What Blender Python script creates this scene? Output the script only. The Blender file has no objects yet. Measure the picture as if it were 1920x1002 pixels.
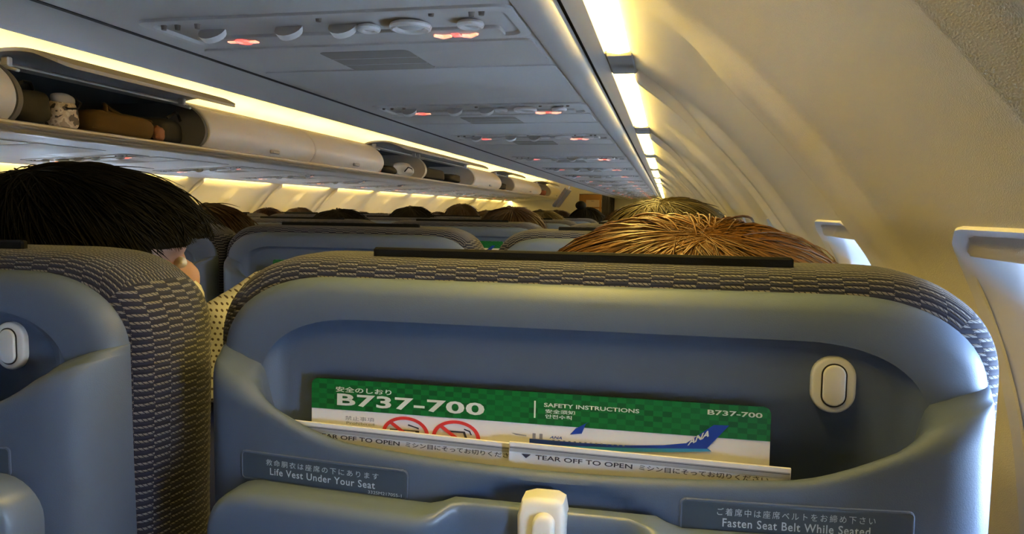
import bpy, math, random
import numpy as np
from mathutils import Matrix, Vector
random.seed(7)
sc = bpy.context.scene
C = sc.collection

# ------------------------------------------------------------------ camera
cam_d = bpy.data.cameras.new('camera')
cam_d.sensor_width = 36.0
cam_d.lens = 36.0 * 1380.0 / 1920.0
cam_d.clip_start = 0.02
cam = bpy.data.objects.new('camera', cam_d)
C.objects.link(cam)
_r = np.array([0.97820759, 0.20715898, 0.01396665]); _u = np.array([-0.02935791, 0.07140975, 0.99701492]); _f = np.array([-0.20554324, 0.9756976, -0.07593532])
cam.matrix_world = Matrix(((_r[0], _u[0], -_f[0], 0.0), (_r[1], _u[1], -_f[1], 0.0), (_r[2], _u[2], -_f[2], 1.2), (0, 0, 0, 1)))
sc.camera = cam

# ------------------------------------------------------------------ world, exposure
SKY_STRENGTH = 100.0
TUBE_STRENGTH = 52.0
COVE_STRENGTH = 55.0
world = bpy.data.worlds.new('daylight'); sc.world = world
world.use_nodes = True
wn = world.node_tree
bg = wn.nodes['Background']
bg.inputs[0].default_value = (0.50, 0.70, 1.0, 1)
bg.inputs[1].default_value = SKY_STRENGTH
vs = sc.view_settings
vs.view_transform = 'Standard'; vs.look = 'None'; vs.gamma = 1.0; vs.use_curve_mapping = False
vs.exposure = -0.45
sc.cycles.use_denoising = True
sc.cycles.max_bounces = 12
sc.cycles.diffuse_bounces = 6
sc.cycles.sample_clamp_indirect = 6.0

# ------------------------------------------------------------------ helpers
def sstep(a, b, x):
    t = np.clip((np.asarray(x, float) - a) / (b - a), 0, 1)
    return t * t * (3 - 2 * t)

class MB:
    def __init__(self):
        self.v = []; self.f = []; self.uv = []; self.n = 0; self.mi = []; self.cur = 0
    def add(self, verts, faces, uvs=None):
        o = self.n
        self.v.extend([tuple(map(float, p)) for p in verts]); self.n += len(verts)
        for i, f in enumerate(faces):
            self.f.append([o + k for k in f]); self.mi.append(self.cur)
            self.uv.append(uvs[i] if uvs is not None else None)
        return self
    def grid(self, P, closeu=False, flip=False):
        P = np.asarray(P); nu, nv = P.shape[:2]
        F = []
        for i in range(nu if closeu else nu - 1):
            i2 = (i + 1) % nu
            for j in range(nv - 1):
                q = [i * nv + j, i2 * nv + j, i2 * nv + j + 1, i * nv + j + 1]
                F.append(q[::-1] if flip else q)
        return self.add(P.reshape(-1, 3), F)
    def box(self, c, s, rot=None, bevel=0.0):
        c = np.array(c, float); s = np.array(s, float) / 2
        if bevel > 0:
            b = min(bevel, *(s * .98))
            P = []
            for sx in (-1, 1):
                for sy in (-1, 1):
                    for sz in (-1, 1):
                        for ax in range(3):
                            p = np.array([sx, sy, sz], float) * (s - b)
                            p[ax] += (sx, sy, sz)[ax] * b
                            P.append(p)
            idx = lambda x, y, z, a: ((x * 2 + y) * 2 + z) * 3 + a
            F = []
            for x in (0, 1): F.append([idx(x, 0, 0, 0), idx(x, 1, 0, 0), idx(x, 1, 1, 0), idx(x, 0, 1, 0)])
            for y in (0, 1): F.append([idx(0, y, 0, 1), idx(1, y, 0, 1), idx(1, y, 1, 1), idx(0, y, 1, 1)])
            for z in (0, 1): F.append([idx(0, 0, z, 2), idx(1, 0, z, 2), idx(1, 1, z, 2), idx(0, 1, z, 2)])
            for p in (0, 1):
                for q in (0, 1):
                    F.append([idx(0, p, q, 1), idx(1, p, q, 1), idx(1, p, q, 2), idx(0, p, q, 2)])
                    F.append([idx(p, 0, q, 0), idx(p, 1, q, 0), idx(p, 1, q, 2), idx(p, 0, q, 2)])
                    F.append([idx(p, q, 0, 0), idx(p, q, 1, 0), idx(p, q, 1, 1), idx(p, q, 0, 1)])
            for x in (0, 1):
                for y in (0, 1):
                    for z in (0, 1): F.append([idx(x, y, z, 0), idx(x, y, z, 1), idx(x, y, z, 2)])
            P = np.array(P)
        else:
            P = np.array([[x, y, z] for x in (-1, 1) for y in (-1, 1) for z in (-1, 1)], float) * s
            F = [[0, 1, 3, 2], [4, 6, 7, 5], [0, 4, 5, 1], [2, 3, 7, 6], [0, 2, 6, 4], [1, 5, 7, 3]]
        if rot is not None: P = P @ np.array(rot).T
        return self.add(P + c, F)
    def tube(self, pts, r, n=8, caps=True):
        pts = np.array(pts, float); r = np.broadcast_to(np.asarray(r, float), (len(pts),))
        T = np.gradient(pts, axis=0); T /= np.linalg.norm(T, axis=1)[:, None] + 1e-12
        ref = np.array([0, 0, 1.0]) if abs(T[0][2]) < .9 else np.array([1.0, 0, 0])
        G = []
        for p, t, rr in zip(pts, T, r):
            a = np.cross(ref, t); a /= np.linalg.norm(a) + 1e-12; b = np.cross(t, a); ref = np.cross(a, t) * -1 if False else ref
            an = np.arange(n) / n * 2 * math.pi
            G.append(p + rr * (np.cos(an)[:, None] * a + np.sin(an)[:, None] * b))
        G = np.array(G); o = self.n
        F = []
        for i in range(len(pts) - 1):
            for j in range(n):
                j2 = (j + 1) % n
                F.append([i * n + j, i * n + j2, (i + 1) * n + j2, (i + 1) * n + j])
        if caps:
            F.append(list(range(n))[::-1]); F.append([(len(pts) - 1) * n + j for j in range(n)])
        return self.add(G.reshape(-1, 3), F)
    def ellipsoid(self, c, r, nu=20, nv=12, rot=None):
        P = []
        for i in range(nv + 1):
            th = math.pi * (0.001 + .998 * i / nv)
            for j in range(nu):
                ph = 2 * math.pi * j / nu
                P.append([math.sin(th) * math.cos(ph) * r[0], math.sin(th) * math.sin(ph) * r[1], math.cos(th) * r[2]])
        P = np.array(P)
        if rot is not None: P = P @ np.array(rot).T
        F = []
        for i in range(nv):
            for j in range(nu):
                j2 = (j + 1) % nu
                F.append([i * nu + j, (i + 1) * nu + j, (i + 1) * nu + j2, i * nu + j2])
        F.append(list(range(nu))); F.append([nv * nu + j for j in range(nu)][::-1])
        return self.add(P + np.array(c, float), F)
    def slab(self, outline, h, bevel=0.0, fn=None, nb=3, rings=1, back=True):
        """outline: closed CCW (u,v) list; fn(u,v,h)->xyz; front cap filled with rings shrinking to the middle."""
        O = np.array(outline, float); n = len(O)
        if fn is None: fn = lambda u, v, w: (u, -w, v)
        c = O.mean(axis=0)
        d = np.roll(O, -1, 0) - np.roll(O, 1, 0); L = np.linalg.norm(d, axis=1)[:, None] + 1e-12
        nrm = np.stack([d[:, 1], -d[:, 0]], 1) / L
        loops = [(O, 0.0)]
        if bevel > 0:
            for k in range(nb + 1):
                a = math.pi / 2 * k / nb
                loops.append((O - nrm * bevel * (1 - math.cos(a)), h - bevel + bevel * math.sin(a)))
        else:
            loops.append((O, h))
        Oi = loops[-1][0]
        for k in range(1, rings):
            s = 1 - k / rings
            loops.append((c + (Oi - c) * s, h))
        V = [fn(p[0], p[1], w) for (l, w) in loops for p in l]
        F = []
        for i in range(len(loops) - 1):
            for j in range(n):
                j2 = (j + 1) % n
                F.append([i * n + j, i * n + j2, (i + 1) * n + j2, (i + 1) * n + j])
        last = (len(loops) - 1) * n
        if rings > 1:
            V.append(fn(c[0], c[1], h)); k = len(V) - 1
            for j in range(n): F.append([last + j, last + (j + 1) % n, k])
        else:
            F.append([last + j for j in range(n)])
        if back: F.append(list(range(n))[::-1])
        return self.add(V, F)
    def mesh(self, name, mats, smooth=True):
        me = bpy.data.meshes.new(name)
        me.from_pydata(self.v, [], self.f)
        if not isinstance(mats, (list, tuple)): mats = [mats]
        for m in mats: me.materials.append(m)
        if any(self.mi): me.polygons.foreach_set('material_index', self.mi)
        if any(u is not None for u in self.uv):
            l = me.uv_layers.new(name='UVMap'); k = 0; flat = []
            for f, u in zip(self.f, self.uv):
                for q in range(len(f)): flat.extend(u[q] if u is not None else (0, 0))
            l.data.foreach_set('uv', flat)
        me.polygons.foreach_set('use_smooth', [smooth] * len(me.polygons))
        me.update()
        return me
    def build(self, name, mats, parent=None, smooth=True, sharp=35, label=None):
        me = self.mesh(name, mats, smooth)
        if smooth and sharp:
            try: me.set_sharp_from_angle(angle=math.radians(sharp))
            except Exception: pass
        o = bpy.data.objects.new(name, me); C.objects.link(o)
        if parent: o.parent = parent
        if label: o['label'] = label
        return o

def tag(o, label=None, cat=None, group=None, kind=None):
    if label: o['label'] = label
    if cat: o['category'] = cat
    if group: o['group'] = group
    if kind: o['kind'] = kind
    return o
def empty(name, loc, label=None, cat=None, group=None, rz=0.0):
    o = bpy.data.objects.new(name, None); C.objects.link(o)
    o.location = loc; o.rotation_euler = (0, 0, rz); o.empty_display_size = .05
    return tag(o, label, cat, group)
KIDS = {}
def children(o): return [c for c in o.children]
def copy_tree(o, parent=None):
    c = o.copy(); C.objects.link(c); c.parent = parent
    for ch in children(o): copy_tree(ch, c)
    return c
def rrect(w, h, r, n=6, c=(0, 0)):
    P = []
    for cx, cy, a0 in ((w / 2 - r, h / 2 - r, 0), (-w / 2 + r, h / 2 - r, 90), (-w / 2 + r, -h / 2 + r, 180), (w / 2 - r, -h / 2 + r, 270)):
        for k in range(n + 1):
            a = math.radians(a0 + 90 * k / n)
            P.append((c[0] + cx + r * math.cos(a), c[1] + cy + r * math.sin(a)))
    return P
def resample(poly, step):
    P = np.array(poly, float); out = []
    for a, b in zip(P, np.roll(P, -1, 0)):
        m = max(1, int(np.linalg.norm(b - a) / step))
        for k in range(m): out.append(a + (b - a) * k / m)
    return out

# ------------------------------------------------------------------ materials
def mat(name, col, rough=.5, metal=0.0, spec=.5, bump=0.0, bscale=200.0, var=0.0, emit=None, estr=0.0, coat=0.0, sheen=0.0):
    m = bpy.data.materials.new(name); m.use_nodes = True
    nt = m.node_tree; b = nt.nodes['Principled BSDF']
    b.inputs['Base Color'].default_value = (*col, 1); b.inputs['Roughness'].default_value = rough
    b.inputs['Metallic'].default_value = metal; b.inputs['Specular IOR Level'].default_value = spec
    if coat: b.inputs['Coat Weight'].default_value = coat
    if sheen: b.inputs['Sheen Weight'].default_value = sheen
    if emit:
        b.inputs['Emission Color'].default_value = (*emit, 1); b.inputs['Emission Strength'].default_value = estr
    if bump or var:
        tc = nt.nodes.new('ShaderNodeTexCoord'); no = nt.nodes.new('ShaderNodeTexNoise')
        no.inputs['Scale'].default_value = bscale; no.inputs['Detail'].default_value = 3
        nt.links.new(tc.outputs['Object'], no.inputs['Vector'])
        if bump:
            bu = nt.nodes.new('ShaderNodeBump'); bu.inputs['Strength'].default_value = bump; bu.inputs['Distance'].default_value = .002
            nt.links.new(no.outputs['Fac'], bu.inputs['Height']); nt.links.new(bu.outputs['Normal'], b.inputs['Normal'])
        if var:
            mx = nt.nodes.new('ShaderNodeMix'); mx.data_type = 'RGBA'
            mx.inputs['A'].default_value = (*[c * (1 - var) for c in col], 1); mx.inputs['B'].default_value = (*[min(1, c * (1 + var)) for c in col], 1)
            nt.links.new(no.outputs['Fac'], mx.inputs['Factor']); nt.links.new(mx.outputs['Result'], b.inputs['Base Color'])
    return m

def math_node(nt, op, a, b=None):
    n = nt.nodes.new('ShaderNodeMath'); n.operation = op
    for i, x in enumerate((a, b)):
        if x is None: continue
        if isinstance(x, (int, float)): n.inputs[i].default_value = x
        else: nt.links.new(x, n.inputs[i])
    return n.outputs[0]

def fabric_mat():
    """dark upholstery woven with staggered pale dashes (UV in metres)"""
    m = mat('woven_upholstery', (.03, .035, .06), rough=.9, spec=.15, sheen=.15)
    nt = m.node_tree; b = nt.nodes['Principled BSDF']
    tc = nt.nodes.new('ShaderNodeUVMap'); tc.uv_map = 'UVMap'
    no = nt.nodes.new('ShaderNodeTexNoise'); no.inputs['Scale'].default_value = 60
    nt.links.new(tc.outputs['UV'], no.inputs['Vector'])
    sx = nt.nodes.new('ShaderNodeSeparateXYZ'); nt.links.new(tc.outputs['UV'], sx.inputs[0])
    wob = math_node(nt, 'MULTIPLY', math_node(nt, 'SUBTRACT', no.outputs['Fac'], .5), .004)
    u0 = math_node(nt, 'ADD', sx.outputs['X'], wob); v0 = math_node(nt, 'ADD', sx.outputs['Y'], math_node(nt, 'MULTIPLY', wob, .5))
    v = math_node(nt, 'DIVIDE', v0, .0027); row = math_node(nt, 'FLOOR', v); fv = math_node(nt, 'FRACT', v)
    par = math_node(nt, 'MODULO', math_node(nt, 'ABSOLUTE', row), 2.0)
    u = math_node(nt, 'ADD', math_node(nt, 'DIVIDE', u0, .029), math_node(nt, 'MULTIPLY', par, .5))
    fu = math_node(nt, 'FRACT', u)
    inx = math_node(nt, 'LESS_THAN', math_node(nt, 'ABSOLUTE', math_node(nt, 'SUBTRACT', fu, .5)), .25)
    # slanted threads inside a dash
    th = math_node(nt, 'FRACT', math_node(nt, 'ADD', math_node(nt, 'DIVIDE', u0, .0034), math_node(nt, 'MULTIPLY', fv, 1.0)))
    thr = math_node(nt, 'LESS_THAN', th, .74)
    iny = math_node(nt, 'LESS_THAN', math_node(nt, 'ABSOLUTE', math_node(nt, 'SUBTRACT', fv, .5)), .34)
    msk = math_node(nt, 'MULTIPLY', math_node(nt, 'MULTIPLY', inx, iny), thr)
    mx = nt.nodes.new('ShaderNodeMix'); mx.data_type = 'RGBA'
    mx.inputs['A'].default_value = (.019, .021, .040, 1); mx.inputs['B'].default_value = (.19, .185, .185, 1)
    nt.links.new(msk, mx.inputs['Factor']); nt.links.new(mx.outputs['Result'], b.inputs['Base Color'])
    hgt = math_node(nt, 'MULTIPLY', math_node(nt, 'SINE', math_node(nt, 'MULTIPLY', fv, math.pi)), math_node(nt, 'ADD', msk, .4))
    bu = nt.nodes.new('ShaderNodeBump'); bu.inputs['Strength'].default_value = .6; bu.inputs['Distance'].default_value = .0012
    nt.links.new(hgt, bu.inputs['Height']); nt.links.new(bu.outputs['Normal'], b.inputs['Normal'])
    return m

def checker_mat():
    m = mat('green_checked_print', (.01, .2, .05), rough=.35)
    nt = m.node_tree; b = nt.nodes['Principled BSDF']
    tc = nt.nodes.new('ShaderNodeTexCoord'); sx = nt.nodes.new('ShaderNodeSeparateXYZ'); nt.links.new(tc.outputs['Object'], sx.inputs[0])
    iu = math_node(nt, 'FLOOR', math_node(nt, 'DIVIDE', sx.outputs['X'], .0056)); iv = math_node(nt, 'FLOOR', math_node(nt, 'DIVIDE', sx.outputs['Z'], .0034))
    s = math_node(nt, 'MODULO', math_node(nt, 'ADD', math_node(nt, 'ADD', iu, iv), 1000.0), 2.0)
    wn_ = nt.nodes.new('ShaderNodeTexWhiteNoise'); cb = nt.nodes.new('ShaderNodeCombineXYZ'); nt.links.new(iu, cb.inputs[0]); nt.links.new(iv, cb.inputs[1])
    nt.links.new(cb.outputs[0], wn_.inputs['Vector'])
    f = math_node(nt, 'MULTIPLY', s, math_node(nt, 'ADD', math_node(nt, 'MULTIPLY', wn_.outputs['Value'], .6), .4))
    mx = nt.nodes.new('ShaderNodeMix'); mx.data_type = 'RGBA'
    mx.inputs['A'].default_value = (.008, .17, .035, 1); mx.inputs['B'].default_value = (.005, .085, .018, 1)
    nt.links.new(f, mx.inputs['Factor']); nt.links.new(mx.outputs['Result'], b.inputs['Base Color'])
    return m

def hair_mat(name, col, rough=.42, spec=.35):
    m = mat(name, col, rough=rough, spec=spec)
    nt = m.node_tree; b = nt.nodes['Principled BSDF']
    at = nt.nodes.new('ShaderNodeAttribute'); at.attribute_name = 'tint'
    mx = nt.nodes.new('ShaderNodeMix'); mx.data_type = 'RGBA'; mx.blend_type = 'MULTIPLY'; mx.inputs['Factor'].default_value = 1
    mx.inputs['A'].default_value = (*col, 1); nt.links.new(at.outputs['Color'], mx.inputs['B'])
    nt.links.new(mx.outputs['Result'], b.inputs['Base Color'])
    return m

def dotted_mat():
    m = mat('white_dotted_cotton', (.62, .62, .64), rough=.85, spec=.2)
    nt = m.node_tree; b = nt.nodes['Principled BSDF']
    tc = nt.nodes.new('ShaderNodeTexCoord'); sx = nt.nodes.new('ShaderNodeSeparateXYZ'); nt.links.new(tc.outputs['Object'], sx.inputs[0])
    v = math_node(nt, 'DIVIDE', sx.outputs['Z'], .0052); par = math_node(nt, 'MULTIPLY', math_node(nt, 'MODULO', math_node(nt, 'FLOOR', v), 2.0), .5)
    u = math_node(nt, 'ADD', math_node(nt, 'DIVIDE', math_node(nt, 'ADD', sx.outputs['X'], sx.outputs['Y']), .0062), par)
    du = math_node(nt, 'ABSOLUTE', math_node(nt, 'SUBTRACT', math_node(nt, 'FRACT', u), .5)); dv = math_node(nt, 'ABSOLUTE', math_node(nt, 'SUBTRACT', math_node(nt, 'FRACT', v), .5))
    k = math_node(nt, 'LESS_THAN', math_node(nt, 'ADD', math_node(nt, 'POWER', du, 2), math_node(nt, 'POWER', dv, 2)), .055)
    mx = nt.nodes.new('ShaderNodeMix'); mx.data_type = 'RGBA'; mx.inputs['A'].default_value = (.62, .62, .64, 1); mx.inputs['B'].default_value = (.09, .07, .07, 1)
    nt.links.new(k, mx.inputs['Factor']); nt.links.new(mx.outputs['Result'], b.inputs['Base Color'])
    return m

def camo_mat():
    m = mat('pale_camouflage_cloth', (.6, .52, .4), rough=.8)
    nt = m.node_tree; b = nt.nodes['Principled BSDF']
    tc = nt.nodes.new('ShaderNodeTexCoord'); no = nt.nodes.new('ShaderNodeTexNoise'); no.inputs['Scale'].default_value = 38; no.inputs['Detail'].default_value = 1
    nt.links.new(tc.outputs['Object'], no.inputs['Vector'])
    r = nt.nodes.new('ShaderNodeValToRGB'); r.color_ramp.interpolation = 'CONSTANT'
    e = r.color_ramp.elements; e[0].color = (.05, .04, .03, 1); e[1].position = .4; e[1].color = (.62, .50, .34, 1)
    x = e.new(.52); x.color = (.75, .66, .5, 1); x = e.new(.62); x.color = (.42, .33, .22, 1)
    nt.links.new(no.outputs['Fac'], r.inputs[0]); nt.links.new(r.outputs[0], b.inputs['Base Color'])
    return m

def glass_mat():
    m = bpy.data.materials.new('acrylic_pane'); m.use_nodes = True; nt = m.node_tree
    for n in list(nt.nodes): nt.nodes.remove(n)
    o = nt.nodes.new('ShaderNodeOutputMaterial'); t = nt.nodes.new('ShaderNodeBsdfTransparent'); g = nt.nodes.new('ShaderNodeBsdfGlossy'); mx = nt.nodes.new('ShaderNodeMixShader'); fr = nt.nodes.new('ShaderNodeFresnel')
    fr.inputs['IOR'].default_value = 1.3
    t.inputs[0].default_value = (.93, .96, .97, 1); g.inputs['Roughness'].default_value = .05
    nt.links.new(fr.outputs[0], mx.inputs[0]); nt.links.new(t.outputs[0], mx.inputs[1]); nt.links.new(g.outputs[0], mx.inputs[2]); nt.links.new(mx.outputs[0], o.inputs[0])
    return m

def emis(name, col, s):
    return mat(name, (.8, .8, .8), emit=col, estr=s)

M = dict(
    shell=mat('blue_grey_moulded_plastic', (.104, .140, .215), rough=.48, spec=.36, bump=.12, bscale=1400),
    tray=mat('blue_grey_tray_plastic', (.132, .176, .262), rough=.33, spec=.5, bump=.05, bscale=1400),
    placard=mat('slate_placard_plastic', (.06, .085, .12), rough=.38, spec=.5),
    placard_text=mat('pale_placard_ink', (.62, .70, .78), rough=.6),
    fabric=fabric_mat(),
    plainfab=mat('navy_seat_cloth', (.03, .035, .06), rough=.9, bump=.3, bscale=900),
    black=mat('black_velvet_strip', (.004, .004, .0045), rough=.7, spec=.15, bump=.2, bscale=900),
    white_plastic=mat('white_moulded_plastic', (.78, .79, .80), rough=.35, spec=.5),
    dark=mat('dark_gap', (.012, .010, .012), rough=.8),
    metal=mat('brushed_aluminium', (.45, .45, .46), rough=.35, metal=.9),
    wall=mat('sidewall_laminate', (.70, .665, .60), rough=.55, spec=.3, bump=.35, bscale=1100),
    frame=mat('window_reveal_plastic', (.72, .71, .74), rough=.4, spec=.4),
    gasket=mat('grey_brown_gasket', (.20, .18, .16), rough=.5),
    shade=mat('window_shade_plastic', (.42, .38, .33), rough=.5),
    pane=glass_mat(),
    bin_under=mat('grey_underside_laminate', (.58, .58, .58), rough=.5, spec=.35, bump=.1, bscale=600),
    psu=mat('grey_service_panel_plastic', (.58, .58, .575), rough=.45, spec=.4),
    grille=mat('speaker_grille_mesh', (.30, .285, .26), rough=.7),
    binbody=mat('cream_bin_plastic', (.76, .72, .64), rough=.4, spec=.4),
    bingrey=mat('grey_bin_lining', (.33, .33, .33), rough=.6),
    binin=mat('shaded_bin_lining', (.09, .09, .09), rough=.8),  # dark tone carries the shade inside the open bins
    rail=mat('bin_rail_aluminium', (.46, .44, .40), rough=.4, metal=.35),
    ceil=mat('ceiling_laminate', (.72, .69, .62), rough=.55),
    tube_left=emis('left_sidewall_lamp_glow', (1.0, .70, .18), TUBE_STRENGTH * 2.6),
    tube=emis('sidewall_lamp_glow', (1.0, .71, .16), TUBE_STRENGTH),
    cove_far=emis('bright_cove_lamp_glow', (1.0, .67, .20), COVE_STRENGTH * 24),
    cove=emis('cove_lamp_glow', (1.0, .70, .19), COVE_STRENGTH),
    red=emis('red_sign_glow', (1.0, .045, .02), 2.6),
    redcore=emis('orange_sign_glow', (1.0, .30, .12), 2.6),
    carpet=mat('dark_blue_carpet', (.03, .035, .05), rough=.95, bump=.5, bscale=700),
    paper=mat('white_coated_card', (.93, .93, .96), rough=.4),
    paper_bag=mat('white_bag_paper', (.90, .90, .94), rough=.6),
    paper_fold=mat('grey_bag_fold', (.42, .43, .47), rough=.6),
    ink=mat('navy_black_ink', (.03, .03, .06), rough=.6),
    inkgrey=mat('grey_ink', (.28, .29, .36), rough=.6),
    white_ink=mat('white_ink', (.85, .87, .85), rough=.5),
    red_ink=mat('red_ink', (.75, .05, .05), rough=.5),
    blue_ink=mat('deep_blue_ink', (.01, .05, .38), rough=.4),
    sky_ink=mat('light_blue_ink', (.05, .35, .75), rough=.4),
    green=checker_mat(),
    skin=mat('skin', (.52, .30, .21), rough=.5, spec=.35),
    skin_warm=mat('tanned_skin', (.45, .22, .12), rough=.5, spec=.35),
    maskcloth=mat('white_mask_cloth', (.78, .78, .80), rough=.8),
    dotted=dotted_mat(), camo=camo_mat(),
    navycloth=mat('navy_shirt_cloth', (.02, .022, .035), rough=.9),
    greycloth=mat('pale_grey_shirt_cloth', (.35, .35, .38), rough=.9),
    browncloth=mat('brown_shirt_cloth', (.08, .05, .03), rough=.9),
    trousers=mat('dark_trouser_cloth', (.02, .02, .03), rough=.9),
    hair_black=hair_mat('black_hair', (.0030, .0021, .0015), .7, .14),
    hair_orange=hair_mat('orange_brown_hair', (.125, .053, .010), .4),
    hair_ash=hair_mat('ash_brown_hair', (.075, .055, .022), .42),
    hair_brown=hair_mat('dark_brown_hair', (.045, .022, .010), .42),
    bag_black=mat('black_nylon', (.004, .004, .0045), rough=.8, spec=.1, bump=.3, bscale=300),
    bag_brown=mat('olive_brown_canvas', (.028, .017, .005), rough=.9, spec=.1, bump=.3, bscale=300),
    bag_rust=mat('rust_leather', (.20, .07, .02), rough=.6),
    bag_red=mat('dark_red_cloth', (.10, .015, .012), rough=.8),
    bag_orange=mat('orange_plastic', (.60, .16, .03), rough=.5),
    bag_white=mat('white_nylon', (.6, .58, .5), rough=.6),
    endwall=mat('bulkhead_laminate', (.58, .57, .55), rough=.6),
    galley=mat('galley_panel', (.45, .28, .12), rough=.5),
    curtain=mat('slate_curtain_cloth', (.05, .05, .06), rough=.9),
    galley_lamp=emis('galley_lamp_glow', (1.0, .50, .14), 2.0),
    screen=mat('dark_screen_back', (.06, .055, .05), rough=.4),
    exit_glow=emis('exit_sign_glow', (1.0, .35, .2), 1.4),
)

def text_on(name, body, m, parent, fn, bold=0.0, spacing=1.0, shear=0.0):
    """lettering as a flat mesh; fn(u,v) with u,v in 0..1 over the text's own box gives its place"""
    cu = bpy.data.curves.new(name, 'FONT'); cu.body = body; cu.resolution_u = 3; cu.offset = bold; cu.space_character = spacing; cu.shear = shear
    tmp = bpy.data.objects.new(name, cu); C.objects.link(tmp)
    bpy.context.view_layer.update()
    me = bpy.data.meshes.new_from_object(tmp.evaluated_get(bpy.context.evaluated_depsgraph_get()))
    bpy.data.objects.remove(tmp)
    n = len(me.vertices); co = np.zeros(n * 3); me.vertices.foreach_get('co', co); co = co.reshape(-1, 3)
    lo = co.min(0); hi = co.max(0); s = (co - lo) / np.maximum(hi - lo, 1e-6)
    P = np.array([fn(a[0], a[1]) for a in s])
    me.vertices.foreach_set('co', P.reshape(-1)); me.materials.clear(); me.materials.append(m)
    me.name = name; me.update()
    o = bpy.data.objects.new(name, me); C.objects.link(o); o.parent = parent
    return o

# ------------------------------------------------------------------ cabin shell: side walls
XC2 = -3.10            # mirror: x_left = XC2 - x_right
DZL = -0.066
def catmull(pts, n):
    P = np.array(pts, float); P = np.vstack([2 * P[0] - P[1], P, 2 * P[-1] - P[-2]]); out = []
    for i in range(1, len(P) - 2):
        for k in range(n):
            t = k / n
            out.append(.5 * ((2 * P[i]) + (-P[i - 1] + P[i + 1]) * t + (2 * P[i - 1] - 5 * P[i] + 4 * P[i + 1] - P[i + 2]) * t * t + (-P[i - 1] + 3 * P[i] - 3 * P[i + 1] + P[i + 2]) * t ** 3))
    out.append(P[-2]); return np.array(out)
SEC = catmull([(-.095, 1.472), (-.073, 1.456), (-.019, 1.416), (.04, 1.372), (.098, 1.318), (.156, 1.252), (.196, 1.198), (.228, 1.15), (.254, 1.08), (.270, 1.0), (.276, .9), (.275, .6), (.25, .3), (.22, 0.0)], 12)
SS = np.concatenate([[0], np.cumsum(np.linalg.norm(np.diff(SEC, axis=0), axis=1))])
TG = np.gradient(SEC, axis=0); TG /= np.linalg.norm(TG, axis=1)[:, None]
NRM = np.stack([TG[:, 1], -TG[:, 0]], 1)      # points into the cabin (-x side)
def wallpt(s, h=0.0):
    x = np.interp(s, SS, SEC[:, 0]); z = np.interp(s, SS, SEC[:, 1]); nx = np.interp(s, SS, NRM[:, 0]); nz = np.interp(s, SS, NRM[:, 1])
    return x + nx * h, z + nz * h
S_TOP = np.interp(-1.194, -SEC[:, 1], SS)
WIN_HH, WIN_HW = .150, .130
S_C = S_TOP + WIN_HH
WY0, WYP = .49, .51
Y_BACK, Y_END = -1.6, 14.0

def ridge(y, s):
    k = (y - .80) / WYP; d = np.abs(k - np.round(k)) * WYP
    j = (y - 1.345) / 1.02; dj = (j - np.round(j)) * 1.02
    z = np.interp(s, SS, SEC[:, 1])
    fade = sstep(1.42, 1.33, z) * sstep(.5, .8, z)
    h = .017 * (1 - sstep(.030, .062, d)) * fade
    h = h + (-.009 * np.exp(-((dj + .016) / .014) ** 2) + .014 * np.exp(-((dj - .010) / .010) ** 2)) * sstep(1.455, 1.44, z)
    return h
def make_wall(name, mirror):
    ys = [Y_BACK]
    while ys[-1] < Y_END:
        y = ys[-1]; j = (y - 1.345) / 1.02; dj = abs(j - round(j)) * 1.02
        st = (.0025 if dj < .05 else .012) if y < 3 else ((.006 if dj < .05 else .022) if y < 7 else .05)
        ys.append(y + st)
    ys = np.array(ys); ns = len(SS)
    # denser along the section
    si = np.interp(np.linspace(0, ns - 1, ns + 20), np.arange(ns), SS)
    YY, SSS = np.meshgrid(ys, si, indexing='ij')
    H = ridge(YY, SSS); x, z = wallpt(SSS, 0); nx = np.interp(SSS, SS, NRM[:, 0]); nz = np.interp(SSS, SS, NRM[:, 1])
    X = x + nx * H; Z = z + nz * H
    if mirror: X = XC2 - X; Z = Z + DZL
    P = np.stack([X, YY, Z], -1).reshape(-1, 3)
    nv = len(si); F = []
    yc = (ys[:-1] + ys[1:]) / 2; sc_ = (si[:-1] + si[1:]) / 2
    for i in range(len(ys) - 1):
        w = (yc[i] - WY0) / WYP; dy = abs(w - round(w)) * WYP if -4 <= round(w) <= (18 if mirror else 20) else 9.0
        for jn in range(nv - 1):
            if dy < WIN_HW - .022 and abs(sc_[jn] - S_C) < WIN_HH - .028: continue
            F.append([i * nv + jn, i * nv + jn + 1, (i + 1) * nv + jn + 1, (i + 1) * nv + jn])
    mb = MB(); mb.add(P, F)
    o = mb.build(name, M['wall'], sharp=0); return tag(o, kind='structure')
make_wall('wall_right', False); make_wall('wall_left', True)

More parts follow.
